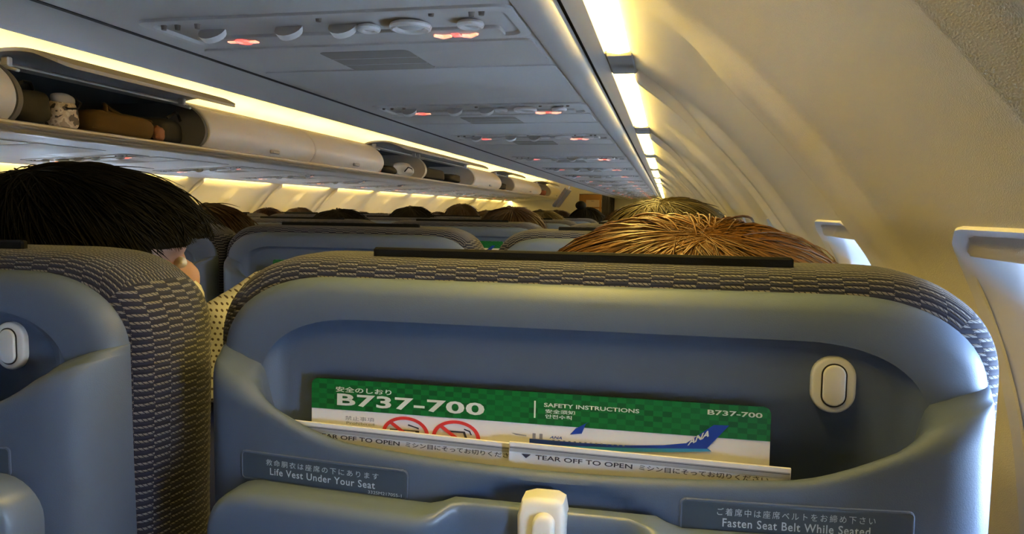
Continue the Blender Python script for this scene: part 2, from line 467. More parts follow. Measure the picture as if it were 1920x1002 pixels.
def make_window(name):
    """window reveal in wall coordinates, centre at y=0 of the object"""
    def loop(hw, hh, r, h, dc=0.0, e=7):
        out = []
        for (a, b) in resample(rrect(2 * hw, 2 * hh, r, e), .02):
            x, z = wallpt(S_C + b + dc, h); out.append((x, a, z))
        return out
    def rings(L):
        n = [len(l) for l in L]; m = min(n)
        L = [[l[int(i * len(l) / m)] for i in range(m)] for l in L]; mb = MB()
        mb.grid(np.array([[L[k][i] for k in range(len(L))] for i in range(m)]), closeu=True); return mb
    fr = rings([loop(.130, .150, .060, -.010), loop(.130, .150, .060, .0015), loop(.1292, .1492, .0595, .0030), loop(.1275, .1475, .059, .0025),
                loop(.088, .120, .050, -.011), loop(.083, .115, .050, -.015), loop(.062, .094, .05, -.046), loop(.059, .091, .05, -.048)]).build(name, M['frame'], sharp=60)
    g = rings([loop(.0595, .0915, .05, -.047), loop(.058, .090, .05, -.046), loop(.054, .086, .05, -.049), loop(.053, .085, .05, -.068)]).build('window_gasket', M['gasket'], fr)
    pm = MB(); L = [loop(.0545 * k, .0865 * k, .049 * k, -.060) for k in (1.0, .75, .5, .25, .05)]
    n = min(len(l) for l in L); pm.grid(np.array([[l[int(i * len(l) / n)] for l in L] for i in range(n)]), closeu=True); pm.build('window_pane', M['pane'], fr)
    sh = MB(); P = []
    for i in range(7):
        b = .088 - .022 * i / 6
        P.append([(lambda q: (q[0], a, q[1]))(wallpt(S_C - b, -.0555 + (.003 if i >= 5 else 0))) for a in np.linspace(-.05, .05, 9)])
    P.append([(lambda q: (q[0], a, q[1]))(wallpt(S_C - .066, -.0585)) for a in np.linspace(-.05, .05, 9)])
    sh.grid(np.array(P)).build('window_shade', M['shade'], fr)
    return tag(fr, kind='structure')
win0 = make_window('window_1'); win0.location = (0, WY0, 0)
nwin = 1
for side in (0, 1):
    for k in range(-4, 26):
        if side == 0 and k == 0: continue
        if side == 0 and k > 20: continue
        if side == 1 and k > 18: continue
        nwin += 1
        w = copy_tree(win0); w.name = 'window_%d' % nwin
        w.location = (0, WY0 + WYP * k, 0)
        if side: w.scale = (-1, 1, 1); w.location = (XC2, WY0 + WYP * k, DZL)

# floor, ends, ceiling
mb = MB(); mb.box((-1.55, 7.6, -.02), (3.8, 18.6, .04)); tag(mb.build('floor', M['carpet']), kind='structure')
mb = MB(); mb.box((-1.55, Y_BACK - .02, .9), (3.8, .04, 1.9)); tag(mb.build('wall_back', M['endwall']), kind='structure')
mb = MB()   # forward bulkheads with the aisle opening between
mb.box((-2.57, Y_END + .03, .9), (1.80, .06, 1.9)); mb.box((-.32, Y_END + .03, .9), (1.46, .06, 1.9)); mb.box((-1.36, Y_END + .03, 1.73), (.64, .06, .36))
tag(mb.build('wall_front', M['endwall']), kind='structure')
# aisle ceiling: coved panels both sides of a flat middle
sec = catmull([(-2.47, 1.665), (-2.46, 1.70), (-2.40, 1.75), (-2.28, 1.79), (-2.1, 1.815), (-1.85, 1.835), (-1.55, 1.84), (-1.25, 1.835), (-1.0, 1.815), (-.82, 1.79), (-.70, 1.75), (-.64, 1.70), (-.635, 1.692)], 6)
mb = MB(); ys = []
y = Y_BACK
while y < 17.2: ys += [y, y + .994, y + .997]; y += 1.0
G = np.array([[(x, yy, z + (.006 if k % 3 == 2 else 0)) for x, z in sec] for k, yy in enumerate(ys)])
mb.grid(G); tag(mb.build('ceiling', M['ceil'], sharp=0), kind='structure')

# ------------------------------------------------------------------ underside of the right-hand bins
mb = MB()
P2 = [(-.780, 1.470), (-.765, 1.4505), (-.760, 1.450), (-.200, 1.450), (-.192, 1.452)]
mb.grid(np.array([[(x, yy, z) for x, z in P2] for yy in np.linspace(Y_BACK, Y_END, 60)])); tag(mb.build('trim_1', M['bin_under'], sharp=30), kind='structure')
# curved rail strip, dark joint and valance beside the sidewall lamps
def longstrip(name, prof, m, y0=Y_BACK, y1=Y_END, n=40, sharp=30):
    b = MB(); b.grid(np.array([[(x, yy, z) for x, z in prof] for yy in np.linspace(y0, y1, n)])); return tag(b.build(name, m, sharp=sharp), kind='structure')
longstrip('trim_2', [(-.192, 1.456), (-.190, 1.449)] + [(-.166 - .024 * math.cos(a), 1.4475 - .008 * math.sin(a)) for a in np.linspace(.2, math.pi - .2, 10)] + [(-.141, 1.449), (-.140, 1.456)], M['bin_under'])
longstrip('trim_3', [(-.143, 1.458), (-.130, 1.458)], M['dark'])
longstrip('trim_4', [(-.132, 1.460), (-.1315, 1.4485), (-.106, 1.4495), (-.104, 1.452), (-.104, 1.485), (-.060, 1.485)], M['bin_under'])
# aisle-side flank of the right-hand bins (curved grey band) and the dark joint along it
longstrip('trim_5', [(-.7645, 1.456), (-.7645, 1.4494), (-.7735, 1.4494), (-.7735, 1.456)], M['dark'])
flank = catmull([(-.775, 1.452), (-.80, 1.449), (-.88, 1.4505), (-.96, 1.457), (-1.0, 1.468), (-1.015, 1.49), (-1.03, 1.54), (-1.01, 1.60), (-.96, 1.65), (-.88, 1.68), (-.76, 1.69)], 6)
longstrip('trim_6', [tuple(p) for p in flank], M['bin_under'], sharp=0)
# hidden structure closing the bins towards the outer skin
longstrip('trim_7', [(-.76, 1.69), (-.30, 1.69), (-.06, 1.60), (-.05, 1.486), (-.11, 1.486)], M['bingrey'])

# left-hand bins: fascia rail, underside, closing panel
longstrip('trim_8', [(-2.06, 1.466), (-2.032, 1.4655), (-2.024, 1.462), (-2.024, 1.455), (-2.018, 1.452), (-2.014, 1.447), (-2.018, 1.442), (-2.026, 1.439), (-2.03, 1.432), (-2.045, 1.4265), (-2.07, 1.4255)], M['rail'], sharp=25)
longstrip('trim_9', [(-2.06, 1.4275), (-2.30, 1.417), (-2.55, 1.406), (-2.56, 1.409), (-2.565, 1.4055), (-2.955, 1.3885), (-2.980, 1.3865), (-2.981, 1.42), (-3.05, 1.42)], M['bin_under'])
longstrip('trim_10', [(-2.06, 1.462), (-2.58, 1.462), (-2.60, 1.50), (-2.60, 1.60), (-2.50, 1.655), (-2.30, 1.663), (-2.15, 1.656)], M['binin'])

# ------------------------------------------------------------------ sidewall lamps
def lamp_mesh(name, L):
    b = MB(); prof = [(-.1035, .012), (-.1035, 0.0), (-.098, -.004), (-.083, -.007), (-.068, -.004), (-.062, .002), (-.062, .022)]
    ys = np.linspace(-L / 2, L / 2, 9)
    b.grid(np.array([[(x, yy, z) for x, z in prof] for yy in ys]))
    for yy, fl in ((-L / 2, 1), (L / 2, 0)):
        v = [(x, yy, z) for x, z in prof]; b.add(v, [list(range(len(v)))])
    return b
proto = None
lk = 0
for side in (0, 1):
    for k in range(-1, 13):
        y = 1.255 + 1.02 * k + .51
        if proto is None:
            t = empty('sidewall_light', (0, y, 1.4525)); lamp_mesh('light_tube', .83).build('light_tube', M['tube'], t)
            for s in (-1, 1):
                e = MB(); e.box((-.083, s * (.51 - .045), .006), (.046, .088, .026), bevel=.004); e.build('end_housing', M['bingrey'], t)
            proto = t; o = t
        else:
            o = copy_tree(proto)
        o.location = (0, y, 1.4525) if side == 0 else (XC2 + .012, y, 1.4625 + DZL)
        o.scale = (-1 if side else 1, 1, 1)
        if side:
            for ch in o.children:
                if ch.name.startswith('light_tube'): ch.material_slots[0].link = 'OBJECT'; ch.material_slots[0].material = M['tube_left']
        if side == 0:
            if k == -1:
                o.location.y = .66; o.scale = (1, 1.24, 1)
                tag(o, 'largest brightest warm sidewall lamp at the top of the right wall', 'light', 'sidewall lamps on the right')
            elif k in (0, 1, 2): tag(o, ['warm sidewall lamp second from top along the right wall', 'warm sidewall lamp third from top along the right wall', 'warm sidewall lamp fourth from top along the right wall'][k], 'light', 'sidewall lamps on the right')
            else: tag(o, 'small distant warm sidewall lamp in the receding row above the right wall', 'light', 'sidewall lamps on the right')
        else: tag(o, 'warm wash lamp tucked above the left sidewall panels beyond the bins', 'light', 'sidewall lamps on the left')

# cove lamps on top of the bins either side of the aisle
proto = None
for side in (0, 1):
    for k in range(0, 15):
        if proto is None:
            t = empty('cove_light', (0, 0, 0), None, 'light', 'cove lamps above the bins')
            b = MB(); b.tube([(0, -.48, 0), (0, .48, 0)], .010, 10); b.build('light_tube', M['cove'], t)
            b = MB(); b.grid(np.array([[(x, yy, z) for x, z in [(.022, .012), (.020, -.014), (-.03, -.014), (-.05, .01)]] for yy in (-.495, .495)])); b.build('lamp_tray', M['binbody'], t); proto = t; o = t
        else: o = copy_tree(proto)
        if side == 0: o.location = (-2.315, .45 + 1.0 * k, 1.686); o['label'] = 'warm cove lamp glowing behind the top of the left overhead bins'
        else:
            o.location = (-.80, .45 + 1.0 * k, 1.708)
            o.scale = (-1, 1, 1)
            for ch in o.children:
                if ch.name.startswith('light_tube'): ch.material_slots[0].link = 'OBJECT'; ch.material_slots[0].material = M['cove_far']
            o['label'] = 'warm cove lamp hidden on top of the right overhead bins'

# ------------------------------------------------------------------ passenger service units
def down(x, y, h): return (x, y, -h)
def make_psu():
    t = empty('passenger_service_unit', (0, 0, 1.45), None, 'service unit', 'overhead service units')
    fn = lambda u, v, h: (u, v, -h)
    # rim panel: flat frame with an inset well
    mb = MB(); O = [(-.715, -.115), (-.195, -.115), (-.195, .035), (-.715, .035)]
    def rr(w, h, r, c): return rrect(w, h, r, 5, c)[::1]
    c0 = (-.455, -.040)
    loops = [(rr(.524, .156, .022, c0), 0.0), (rr(.524, .156, .022, c0), .0035), (rr(.520, .152, .021, c0), .0045), (rr(.498, .128, .018, c0), .0045), (rr(.488, .118, .016, c0), -.004)]
    V = np.array([[(p[0], p[1], -h) for (l, h) in loops for p in [l[i]]] for i in range(len(loops[0][0]))])
    mb.grid(V, closeu=True); n = len(V); mb.add([tuple(V[i][-1]) for i in range(n)], [list(range(n))]); mb.build('service_panel', M['psu'], t)
    mb = MB(); mb.slab(rrect(.46, .044, .006, 3, (-.46, .004)), .005, .0015, fn); mb.build('sign_plate', M['psu'], t)
    # no smoking sign (left) and fasten seat belt sign (right)
    s = MB(); c = (-.622, .0); R = .0105
    s.tube([(c[0] + R * .95 * math.cos(a), c[1] + R * 1.25 * math.sin(a), -.0058) for a in np.linspace(0, 2 * math.pi, 21)], .0016, 6)
    s.tube([(c[0] - .007, c[1] - .009, -.0058), (c[0] + .007, c[1] + .009, -.0058)], .0015, 6)
    sg = s.build('no_smoking_sign', M['red'], t)
    s = MB(); s.box((c[0] - .014, c[1], -.0056), (.022, .009, .0022), bevel=.001); s.box((c[0] + .015, c[1] + .002, -.0056), (.012, .012, .0022), bevel=.001)
    s.build('cigarette_symbol', M['redcore'], sg)
    s = MB(); c = (-.297, .006); s.box((c[0], c[1], -.0058), (.012, .016, .0024), bevel=.001); sg = s.build('seat_belt_sign', M['red'], t)
    s = MB()
    for sx in (-1, 1):
        s.tube([(c[0] + sx * .008, c[1] + .001, -.0056), (c[0] + sx * .020, c[1] + .004, -.0056), (c[0] + sx * .031, c[1] - .004, -.0056)], [.0030, .0042, .0026], 8)
    s.build('belt_symbol', M['redcore'], sg)
    # reading lights
    for x in (-.638, -.520, -.440):
        b = MB(); b.tube([(x, -.055, -.002), (x, -.048, -.009)], [.020, .017], 16); q = b.build('reading_light', M['white_plastic'], t)
        b = MB(); b.ellipsoid((x, -.047, -.0095), (.012, .012, .003), 14, 6); b.build('light_lens', M['shade'], q)
    # air nozzles
    for x, r in ((-.345, .024), (-.262, .014), (-.405, .012)):
        b = MB(); an = np.linspace(0, 2 * math.pi, 25)
        b.tube([(x + r * math.cos(a), -.048 + r * math.sin(a), -.006) for a in an], .0045, 8, caps=False)
        q = b.build('air_nozzle', M['white_plastic'], t)
        b = MB(); b.ellipsoid((x, -.048, -.003), (r * .86, r * .86, .006), 16, 8); b.build('nozzle_ball', M['bin_under'], q)
    for x, y in ((-.692, -.085), (-.672, -.083), (-.640, -.085), (-.455, -.095), (-.300, -.098), (-.250, -.088), (-.236, -.092)):
        b = MB(); b.tube([(x, y, 0), (x, y, -.0065)], [.0042, .0034], 10); b.build('call_button', M['gasket'], t)
    # access panel with loudspeaker grille
    b = MB(); b.slab(rrect(.535, .168, .012, 4, (-.468, .145)), .003, .001, fn); ap = b.build('access_panel', M['psu'], t)
    b = MB(); b.slab(rrect(.150, .150, .012, 4, (-.478, .172)), .0036, .0005, fn); gr = b.build('speaker_grille', M['grille'], ap)
    b = MB()
    for yy in (.148, .196): b.box((-.478, yy, -.0038), (.150, .0018, .0008))
    b.build('grille_bar', M['psu'], gr)
    b = MB(); b.slab(rrect(.545, .34, .010, 3, (-.468, .425)), .0022, .001, fn); b.build('filler_panel', M['bin_under'], t)
    return t
psu0 = make_psu()
PSUY = [1.005, 1.815, 2.475, 3.455, 4.30, 5.12, 5.95, 6.78, 7.6, 8.45, 9.3, 10.15, 11.0, 11.85, 12.7, .17]
ordn = ['nearest', 'second nearest', 'third nearest', 'fourth nearest']
for i, y in enumerate(PSUY):
    o = psu0 if i == 0 else copy_tree(psu0); o.location = (0, y, 1.45)
    if i < 4: o['label'] = 'grey overhead panel with lit red signs, %s under the right bins' % ordn[i]
    elif i == 15: o['label'] = 'grey overhead service panel directly above the viewer'
    else: o['label'] = 'distant grey service panel in the row under the right bins'; 
slope = math.atan2(.0395, .91)
for i, y in enumerate([2.0, 2.85, 3.7, 4.55, 5.4, 6.25, 7.1, 7.95, 8.8, 9.65, 10.5, 11.35, 12.2]):
    o = copy_tree(psu0); o.scale = (-1.05, 1, 1); o.location = (0, 0, 0)
    o.location = (XC2 + .10, y, 1.3866); o.rotation_euler = (0, -slope, 0)
    o['label'] = 'bluish service panel with red signs under the left bins, beyond the aisle'; o['group'] = 'service units under the left bins'

# ------------------------------------------------------------------ left overhead bins
DOOR = catmull([(-2.036, 1.466), (-2.012, 1.490), (-1.998, 1.525), (-2.004, 1.565), (-2.030, 1.605), (-2.075, 1.640), (-2.13, 1.660)], 5)
def bin_unit(y0, y1, opened, label):
    t = empty('overhead_bin', (-2.1, y0, 1.462), label, 'overhead bin', 'left overhead bins')
    L = y1 - y0; o = np.array([-2.1, 0, 1.462])
    g = .004
    # end cheeks: the rounded side panel
    for yy, nm in ((g, 0), (L - .018 - g, 1)):
        b = MB(); prof = [(p[0] - .006 - .0, p[1] - .002) for p in DOOR] + [(-2.56, 1.655), (-2.58, 1.467), (-2.05, 1.467)]
        n = len(prof); V = [(x - o[0], yy + d, z - o[2]) for d in (0, .018) for x, z in prof]
        b.add(V, [list(range(n)), list(range(2 * n - 1, n - 1, -1))] + [[i, i + n, (i + 1) % n + n, (i + 1) % n] for i in range(n)]); b.build('side_cheek', M['binin'] if y0 == 1.965 else M['binbody'], t, smooth=False)  # first open bin's cheeks darkened: its inner shade put into the colour
    b = MB(); b.grid(np.array([[(x - o[0], yy, z - o[2]) for x, z in [(-2.10, 1.652), (-2.14, 1.668), (-2.19, 1.672), (-2.20, 1.655), (-2.14, 1.650), (-2.10, 1.646), (-2.10, 1.652)]] for yy in (g, L - g)])); b.build('top_lip', M['binbody'], t)
    if not opened:
        b = MB(); ys = [g, g + .003, g + .008] + list(np.linspace(g + .02, L - g - .02, 6)) + [L - g - .008, L - g - .003, L - g]
        off = [-.010, -.003, 0] + [0] * 6 + [0, -.003, -.010]
        cx, cz = -2.25, 1.55
        G = []
        for yy, f in zip(ys, off):
            row = []
            for x, z in DOOR:
                d = np.array([x - cx, z - cz]); d /= np.linalg.norm(d); row.append((x + d[0] * f - o[0], yy, z + d[1] * f - o[2]))
            G.append(row)
        b.grid(np.array(G)); b.grid(np.array([[(x - .012 - o[0], yy, z - .003 - o[2]) for x, z in DOOR] for yy in (g, L - g)])); d = b.build('bin_door', M['binbody'], t)
        b = MB(); b.box((-2.004 - o[0], L * .56, 1.487 - o[2]), (.012, .085, .020), bevel=.004); h = b.build('latch', M['bingrey'], d)
        b = MB(); b.box((-1.997 - o[0], L * .56, 1.484 - o[2]), (.006, .055, .008), bevel=.002); b.build('latch_paddle', M['rail'], h)
    else:
        # raised door swung up over the aisle: a curved shell seen from below
        prof = catmull([(-2.16, 1.652), (-2.09, 1.672), (-2.0, 1.676), (-1.92, 1.664), (-1.865, 1.640), (-1.845, 1.628)], 5)
        b = MB(); e = .012
        ys = [0, .012, .03, .06] + list(np.linspace(.1, L - .1, 5)) + [L - .06, L - .03, L - .012, L]
        cut = [.55, .82, .93, .99] + [1] * 5 + [.99, .93, .82, .55]
        G = []
        for yy, cc in zip(ys, cut):
            q = np.linspace(0, cc, len(prof)); xs = np.interp(q, np.linspace(0, 1, len(prof)), prof[:, 0]); zs = np.interp(q, np.linspace(0, 1, len(prof)), prof[:, 1])
            row = [(x - o[0], yy, z - o[2]) for x, z in zip(xs, zs)] + [(x - o[0], yy, z - o[2] + e) for x, z in list(zip(xs, zs))[::-1]]
            G.append(row + [row[0]])
        b.grid(np.array(G)); n = len(G[0]) - 1
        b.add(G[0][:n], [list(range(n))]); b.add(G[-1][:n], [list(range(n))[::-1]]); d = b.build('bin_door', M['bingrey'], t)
        for yy in (.05, L - .06):
            b = MB(); b.box((-2.10 - o[0], yy, 1.640 - o[2]), (.11, .016, .010), rot=Matrix.Rotation(.25, 3, 'Y'), bevel=.003); b.box((-2.09 - o[0], yy, 1.655 - o[2]), (.03, .02, .03), bevel=.004); b.build('hinge_arm', M['white_plastic'], t)
    return t
bin_unit(.93, 1.965, False, 'closed cream overhead bin at the left edge of the photo')
bin_unit(1.965, 2.945, True, 'open overhead bin holding a brown bag and a camouflage pouch')
bin_unit(2.945, 3.955, False, 'closed cream overhead bin just beyond the open one with the brown bag')
bin_unit(3.955, 4.985, False, 'closed cream overhead bin second beyond the open one with the brown bag')
bin_unit(4.985, 5.95, True, 'open overhead bin with an orange case at its near end')
bin_unit(5.95, 7.55, True, 'long open overhead bin with dark bags beyond the orange case')
bin_unit(7.55, 8.80, False, 'closed overhead bin halfway down the cabin between two open ones')
bin_unit(8.80, 9.60, True, 'narrow open bin midway down the cabin between two closed cream doors')
bin_unit(9.60, 11.70, False, 'long closed bin far down the cabin before the red-brown bag')
bin_unit(11.70, 12.70, True, 'far open overhead bin with a dark red bag inside')
bin_unit(12.70, 13.95, False, 'farthest closed overhead bin beside the forward bulkhead')

# ------------------------------------------------------------------ luggage in the open bins
BZ = 1.4665
def lump(c, r, seed, amp=.08, nu=26, nv=16, p=2.6, flat=True):
    rs = np.random.RandomState(seed); k = rs.randn(6, 3) * 3; ph = rs.rand(6) * 6.28
    P = []
    for i in range(nv + 1):
        th = math.pi * (.002 + .996 * i / nv)
        for j in range(nu):
            f = 2 * math.pi * j / nu; d = np.array([math.sin(th) * math.cos(f), math.sin(th) * math.sin(f), math.cos(th)])
            q = np.sign(d) * np.abs(d) ** (2 / p); s = 1 + amp * sum(math.sin(k[m] @ d + ph[m]) for m in range(6)) / 3
            v = q * np.array(r) * s; P.append(np.array(c) + v)
    P = np.array(P)
    if flat: P[:, 2] = np.maximum(P[:, 2], BZ)
    F = []
    for i in range(nv):
        for j in range(nu):
            j2 = (j + 1) % nu; F.append([i * nu + j, (i + 1) * nu + j, (i + 1) * nu + j2, i * nu + j2])
    F.append(list(range(nu))); F.append([nv * nu + j for j in range(nu)][::-1])
    return P, F
def bag(name, c, r, m, label, cat, seed, amp=.08, p=2.8, extra=None):
    t = empty(name, (c[0], c[1], BZ), label, cat, 'hand luggage in the bins'); o = np.array([c[0], c[1], BZ])
    P, F = lump(c, r, seed, amp, p=p); b = MB(); b.add(P - o, F); b.build('bag_body', m, t)
    if extra: extra(t, o)
    return t
def ex_brown(t, o):
    b = MB(); P, F = lump((-2.155, 2.60, 1.545), (.085, .13, .012), 5, .10); b.add(P - o, F); b.build('bag_flap', M['bag_brown'], t)
    b = MB(); b.tube(np.array([(-2.10, 2.45, 1.548), (-2.12, 2.47, 1.580), (-2.16, 2.51, 1.592), (-2.17, 2.55, 1.580), (-2.15, 2.60, 1.556)]) - o, .008, 8); b.build('carry_handle', M['bag_brown'], t)
    b = MB(); P, F = lump((-2.085, 2.72, 1.500), (.022, .03, .03), 8, .1); b.add(P - o, F); b.build('leather_tag', M['bag_rust'], t)
bag('duffel_bag', (-2.17, 2.535, 1.512), (.11, .185, .050), M['bag_brown'], 'olive brown canvas bag lying in the open bin', 'bag', 3, .10, 3.0, ex_brown)
def ex_camo(t, o):
    b = MB(); b.tube(np.array([(-2.085, 2.21, 1.548), (-2.06, 2.225, 1.535), (-2.058, 2.265, 1.540), (-2.065, 2.29, 1.562), (-2.09, 2.285, 1.585), (-2.11, 2.25, 1.590)]) - o, .0035, 8); b.build('drawstring', M['bag_black'], t)
    b = MB(); P, F = lump((-2.10, 2.245, 1.570), (.028, .045, .022), 14, .12); b.add(P - o, F); b.build('grey_top_flap', M['bingrey'], t)
bag('camouflage_pouch', (-2.105, 2.245, 1.512), (.040, .052, .052), M['camo'], 'pale camouflage pouch standing upright beside the brown bag', 'pouch', 4, .06, 3.4, ex_camo)
def ex_strap(t, o):
    b = MB(); b.tube(np.array([(-2.10, 2.03, 1.575), (-2.08, 2.06, 1.600), (-2.10, 2.11, 1.605), (-2.12, 2.14, 1.590)]) - o, .006, 8); b.build('carry_handle', M['bag_black'], t)
bag('backpack', (-2.17, 2.09, 1.525), (.12, .095, .062), M['bag_black'], 'black backpack at the near end of the open bin', 'bag', 6, .07, 3.0, ex_strap)
def ex_blk(t, o):
    b = MB(); b.tube(np.array([(-2.10, 2.80, 1.575), (-2.085, 2.83, 1.60), (-2.10, 2.87, 1.60), (-2.11, 2.90, 1.575)]) - o, .006, 8); b.build('carry_handle', M['bag_black'], t)
bag('laptop_bag', (-2.23, 2.835, 1.52), (.14, .085, .06), M['bag_black'], 'black bag in shadow between the brown bag and the closed bin', 'bag', 7, .05, 4.0, ex_blk)
def ex_or(t, o):
    b = MB(); b.box(np.array([-2.052, 5.06, 1.515]) - o, (.010, .075, .020), bevel=.002); b.build('white_band', M['bag_white'], t)
bag('orange_case', (-2.10, 5.06, 1.512), (.045, .045, .046), M['bag_orange'], 'orange and white case at the near end of the second open bin', 'case', 9, .02, 6.0, ex_or)
def ex_wb(t, o):
    b = MB(); b.tube(np.array([(-2.05, 5.56, 1.50), (-2.035, 5.60, 1.535), (-2.04, 5.70, 1.53), (-2.05, 5.73, 1.50)]) - o, .005, 8); b.build('shoulder_strap', M['bag_black'], t)
bag('sling_bag', (-2.12, 5.30, 1.497), (.08, .14, .034), M['bag_black'], 'low black bag lying beside the orange case', 'bag', 10, .08, 2.8, None)
bag('carrier_bag', (-2.12, 5.66, 1.52), (.07, .17, .052), M['bag_white'], 'crumpled pale carrier bag at the far end of the second open bin', 'bag', 11, .14, 2.6, ex_wb)
bag('suitcase', (-2.18, 6.40, 1.52), (.12, .32, .052), M['bag_black'], 'black suitcase lying in the long open bin', 'suitcase', 12, .03, 6.0, None)
bag('rucksack', (-2.15, 7.05, 1.51), (.10, .24, .042), M['bag_black'], 'dark rucksack at the far end of the long open bin', 'bag', 13, .09, 3.0, None)
bag('tote_bag', (-2.16, 9.2, 1.51), (.10, .27, .042), M['bag_black'], 'dark tote bag in the narrow open bin midway', 'bag', 15, .08, 3.0, None)
bag('holdall', (-2.12, 12.2, 1.515), (.08, .36, .048), M['bag_red'], 'dark red holdall in the far open bin', 'bag', 16, .05, 4.0, None)

# ------------------------------------------------------------------ seats
HW, ZT = .250, 1.152
def U(hw, zt, rx, rz, zb=.60, nv=14, nc=16, nh=18, e=2.25):
    P = []
    for k in range(nv): P.append((-hw, zb + (zt - rz - zb) * k / nv))
    for k in range(nc + 1):
        a = math.pi / 2 * k / nc; P.append((-hw + rx - rx * math.cos(a) ** (2 / e), zt - rz + rz * math.sin(a) ** (2 / e)))
    for k in range(1, nh): P.append((-hw + rx + (2 * hw - 2 * rx) * k / nh, zt))
    R = [(-x, z) for x, z in P[:nv + nc + 1]][::-1]
    return np.array(P + R)
def D(x):
    x = np.abs(x); d = .043 - .3 * x * x
    t = np.clip((x - .212) / .038, 0, 1)
    return np.where(x > .212, d * np.sqrt(np.maximum(1 - t * t, 0)), d)
def zlip(x): return 1.046 + .26 * x * x + .028 * sstep(.13, .25, np.abs(x))

def shell_mesh():
    mb = MB(); rows = []
    def ring(o, y): return np.stack([o[:, 0], np.full(len(o), y), o[:, 1]], 1)
    base = lambda i: U(HW - i, ZT - i * .75, max(.085 - i * .35, .02), max(.058 - i * .3, .02))
    rows.append(ring(base(0), .05)); rows.append(ring(base(0), .020))
    R = .018
    for k in range(1, 7):
        a = math.pi / 2 * k / 6; rows.append(ring(base(R * (1 - math.cos(a))), .020 - .018 * math.sin(a) + .000))
    rows.append(ring(base(.026), .0006)); rows.append(ring(base(.036), .0012))
    B = lambda i: U(HW - .043 - i, ZT - .0245 - i * .8, .050, .034)
    rows.append(ring(B(-.004), .0018)); rows.append(ring(B(0), .0030)); rows.append(ring(B(.003), .0062)); rows.append(ring(B(.006), .0085)); rows.append(ring(B(.010), .0092))
    G = np.array(rows).transpose(1, 0, 2); mb.grid(G)
    b = rows[-1]; n = len(b); h = n // 2; F = []
    W = []
    for i in range(h + 1):
        l = b[i]; r = b[n - 1 - i]
        W.append([l + (r - l) * t + np.array((0, .040 * float(sstep(1.095, .99, l[2])) * float(sstep(0, .07, min(t, 1 - t))), 0)) for t in np.concatenate([np.linspace(0, .08, 8), np.linspace(.15, .85, 9), np.linspace(.92, 1, 8)])])
    mb.grid(np.array(W), flip=True)
    # pocket front and wings
    xs = np.concatenate([np.linspace(-.2499, -.205, 22), np.linspace(-.20, -.165, 8), np.linspace(-.155, .155, 34), np.linspace(.165, .20, 8), np.linspace(.205, .2499, 22)])
    G = []
    for x in xs:
        d = float(D(x)); zl = float(zlip(x)); w = float(sstep(.186, .214, abs(x))); r = .0055
        rr = min(r, d * .5 + .0005)
        pocket = np.array([(.0092, .962), (-d + .011, .964), (-d + .0105, .99), (-d + .010, zl - .02), (-d + 2 * rr, zl - .010)])
        wing = np.array([(.0035, zl + .012), (.0008, zl + .0115), (-.15 * d, zl + .0105), (-.35 * d, zl + .0085), (-.55 * d, zl + .006)])
        inner = pocket * (1 - w) + wing * w
        lip = np.array([(-d + rr - rr * math.cos(a) * -1, zl - .0055 + .0055 * math.sin(a)) for a in np.linspace(.35, math.pi - .1, 7)])
        lip = np.array([(-d + rr + rr * math.cos(a), zl - .0055 + .0055 * math.sin(a)) for a in np.linspace(.35, math.pi - .1, 7)])
        ta = np.linspace(.15, math.pi / 2, 7); wl_ = np.stack([-.55 * d - .45 * d * np.sin(ta), zl + .006 - .0145 * (1 - np.cos(ta))], 1)
        lip = lip * (1 - w) + wl_ * w
        zz = np.concatenate([np.linspace(zl - .009, .95, 34), np.linspace(.94, .58, 12)])
        fy = []
        for z in zz:
            e_ = math.hypot(x / .088, (z - .985) / .058)
            fy.append(-d + .0045 * (1 - float(sstep(.90, 1.02, e_))) * (1 if d > .03 else 0) + .002 * float(sstep(1.0, .6, z)))
        front = np.stack([fy, zz], 1)
        pr = np.concatenate([inner, lip, front])
        ins = HW - abs(x); R_ = .018
        if ins < R_: pr[:, 0] += .018 - .018 * math.sqrt(max(0, 1 - (1 - ins / R_) ** 2))
        G.append([(x, p[0], p[1]) for p in pr])
    # close the sides back into the shell
    G = [[(p[0], .03, p[2]) for p in G[0]]] + G + [[(p[0], .03, p[2]) for p in G[-1]]]
    mb.grid(np.array(G), flip=True)
    return mb
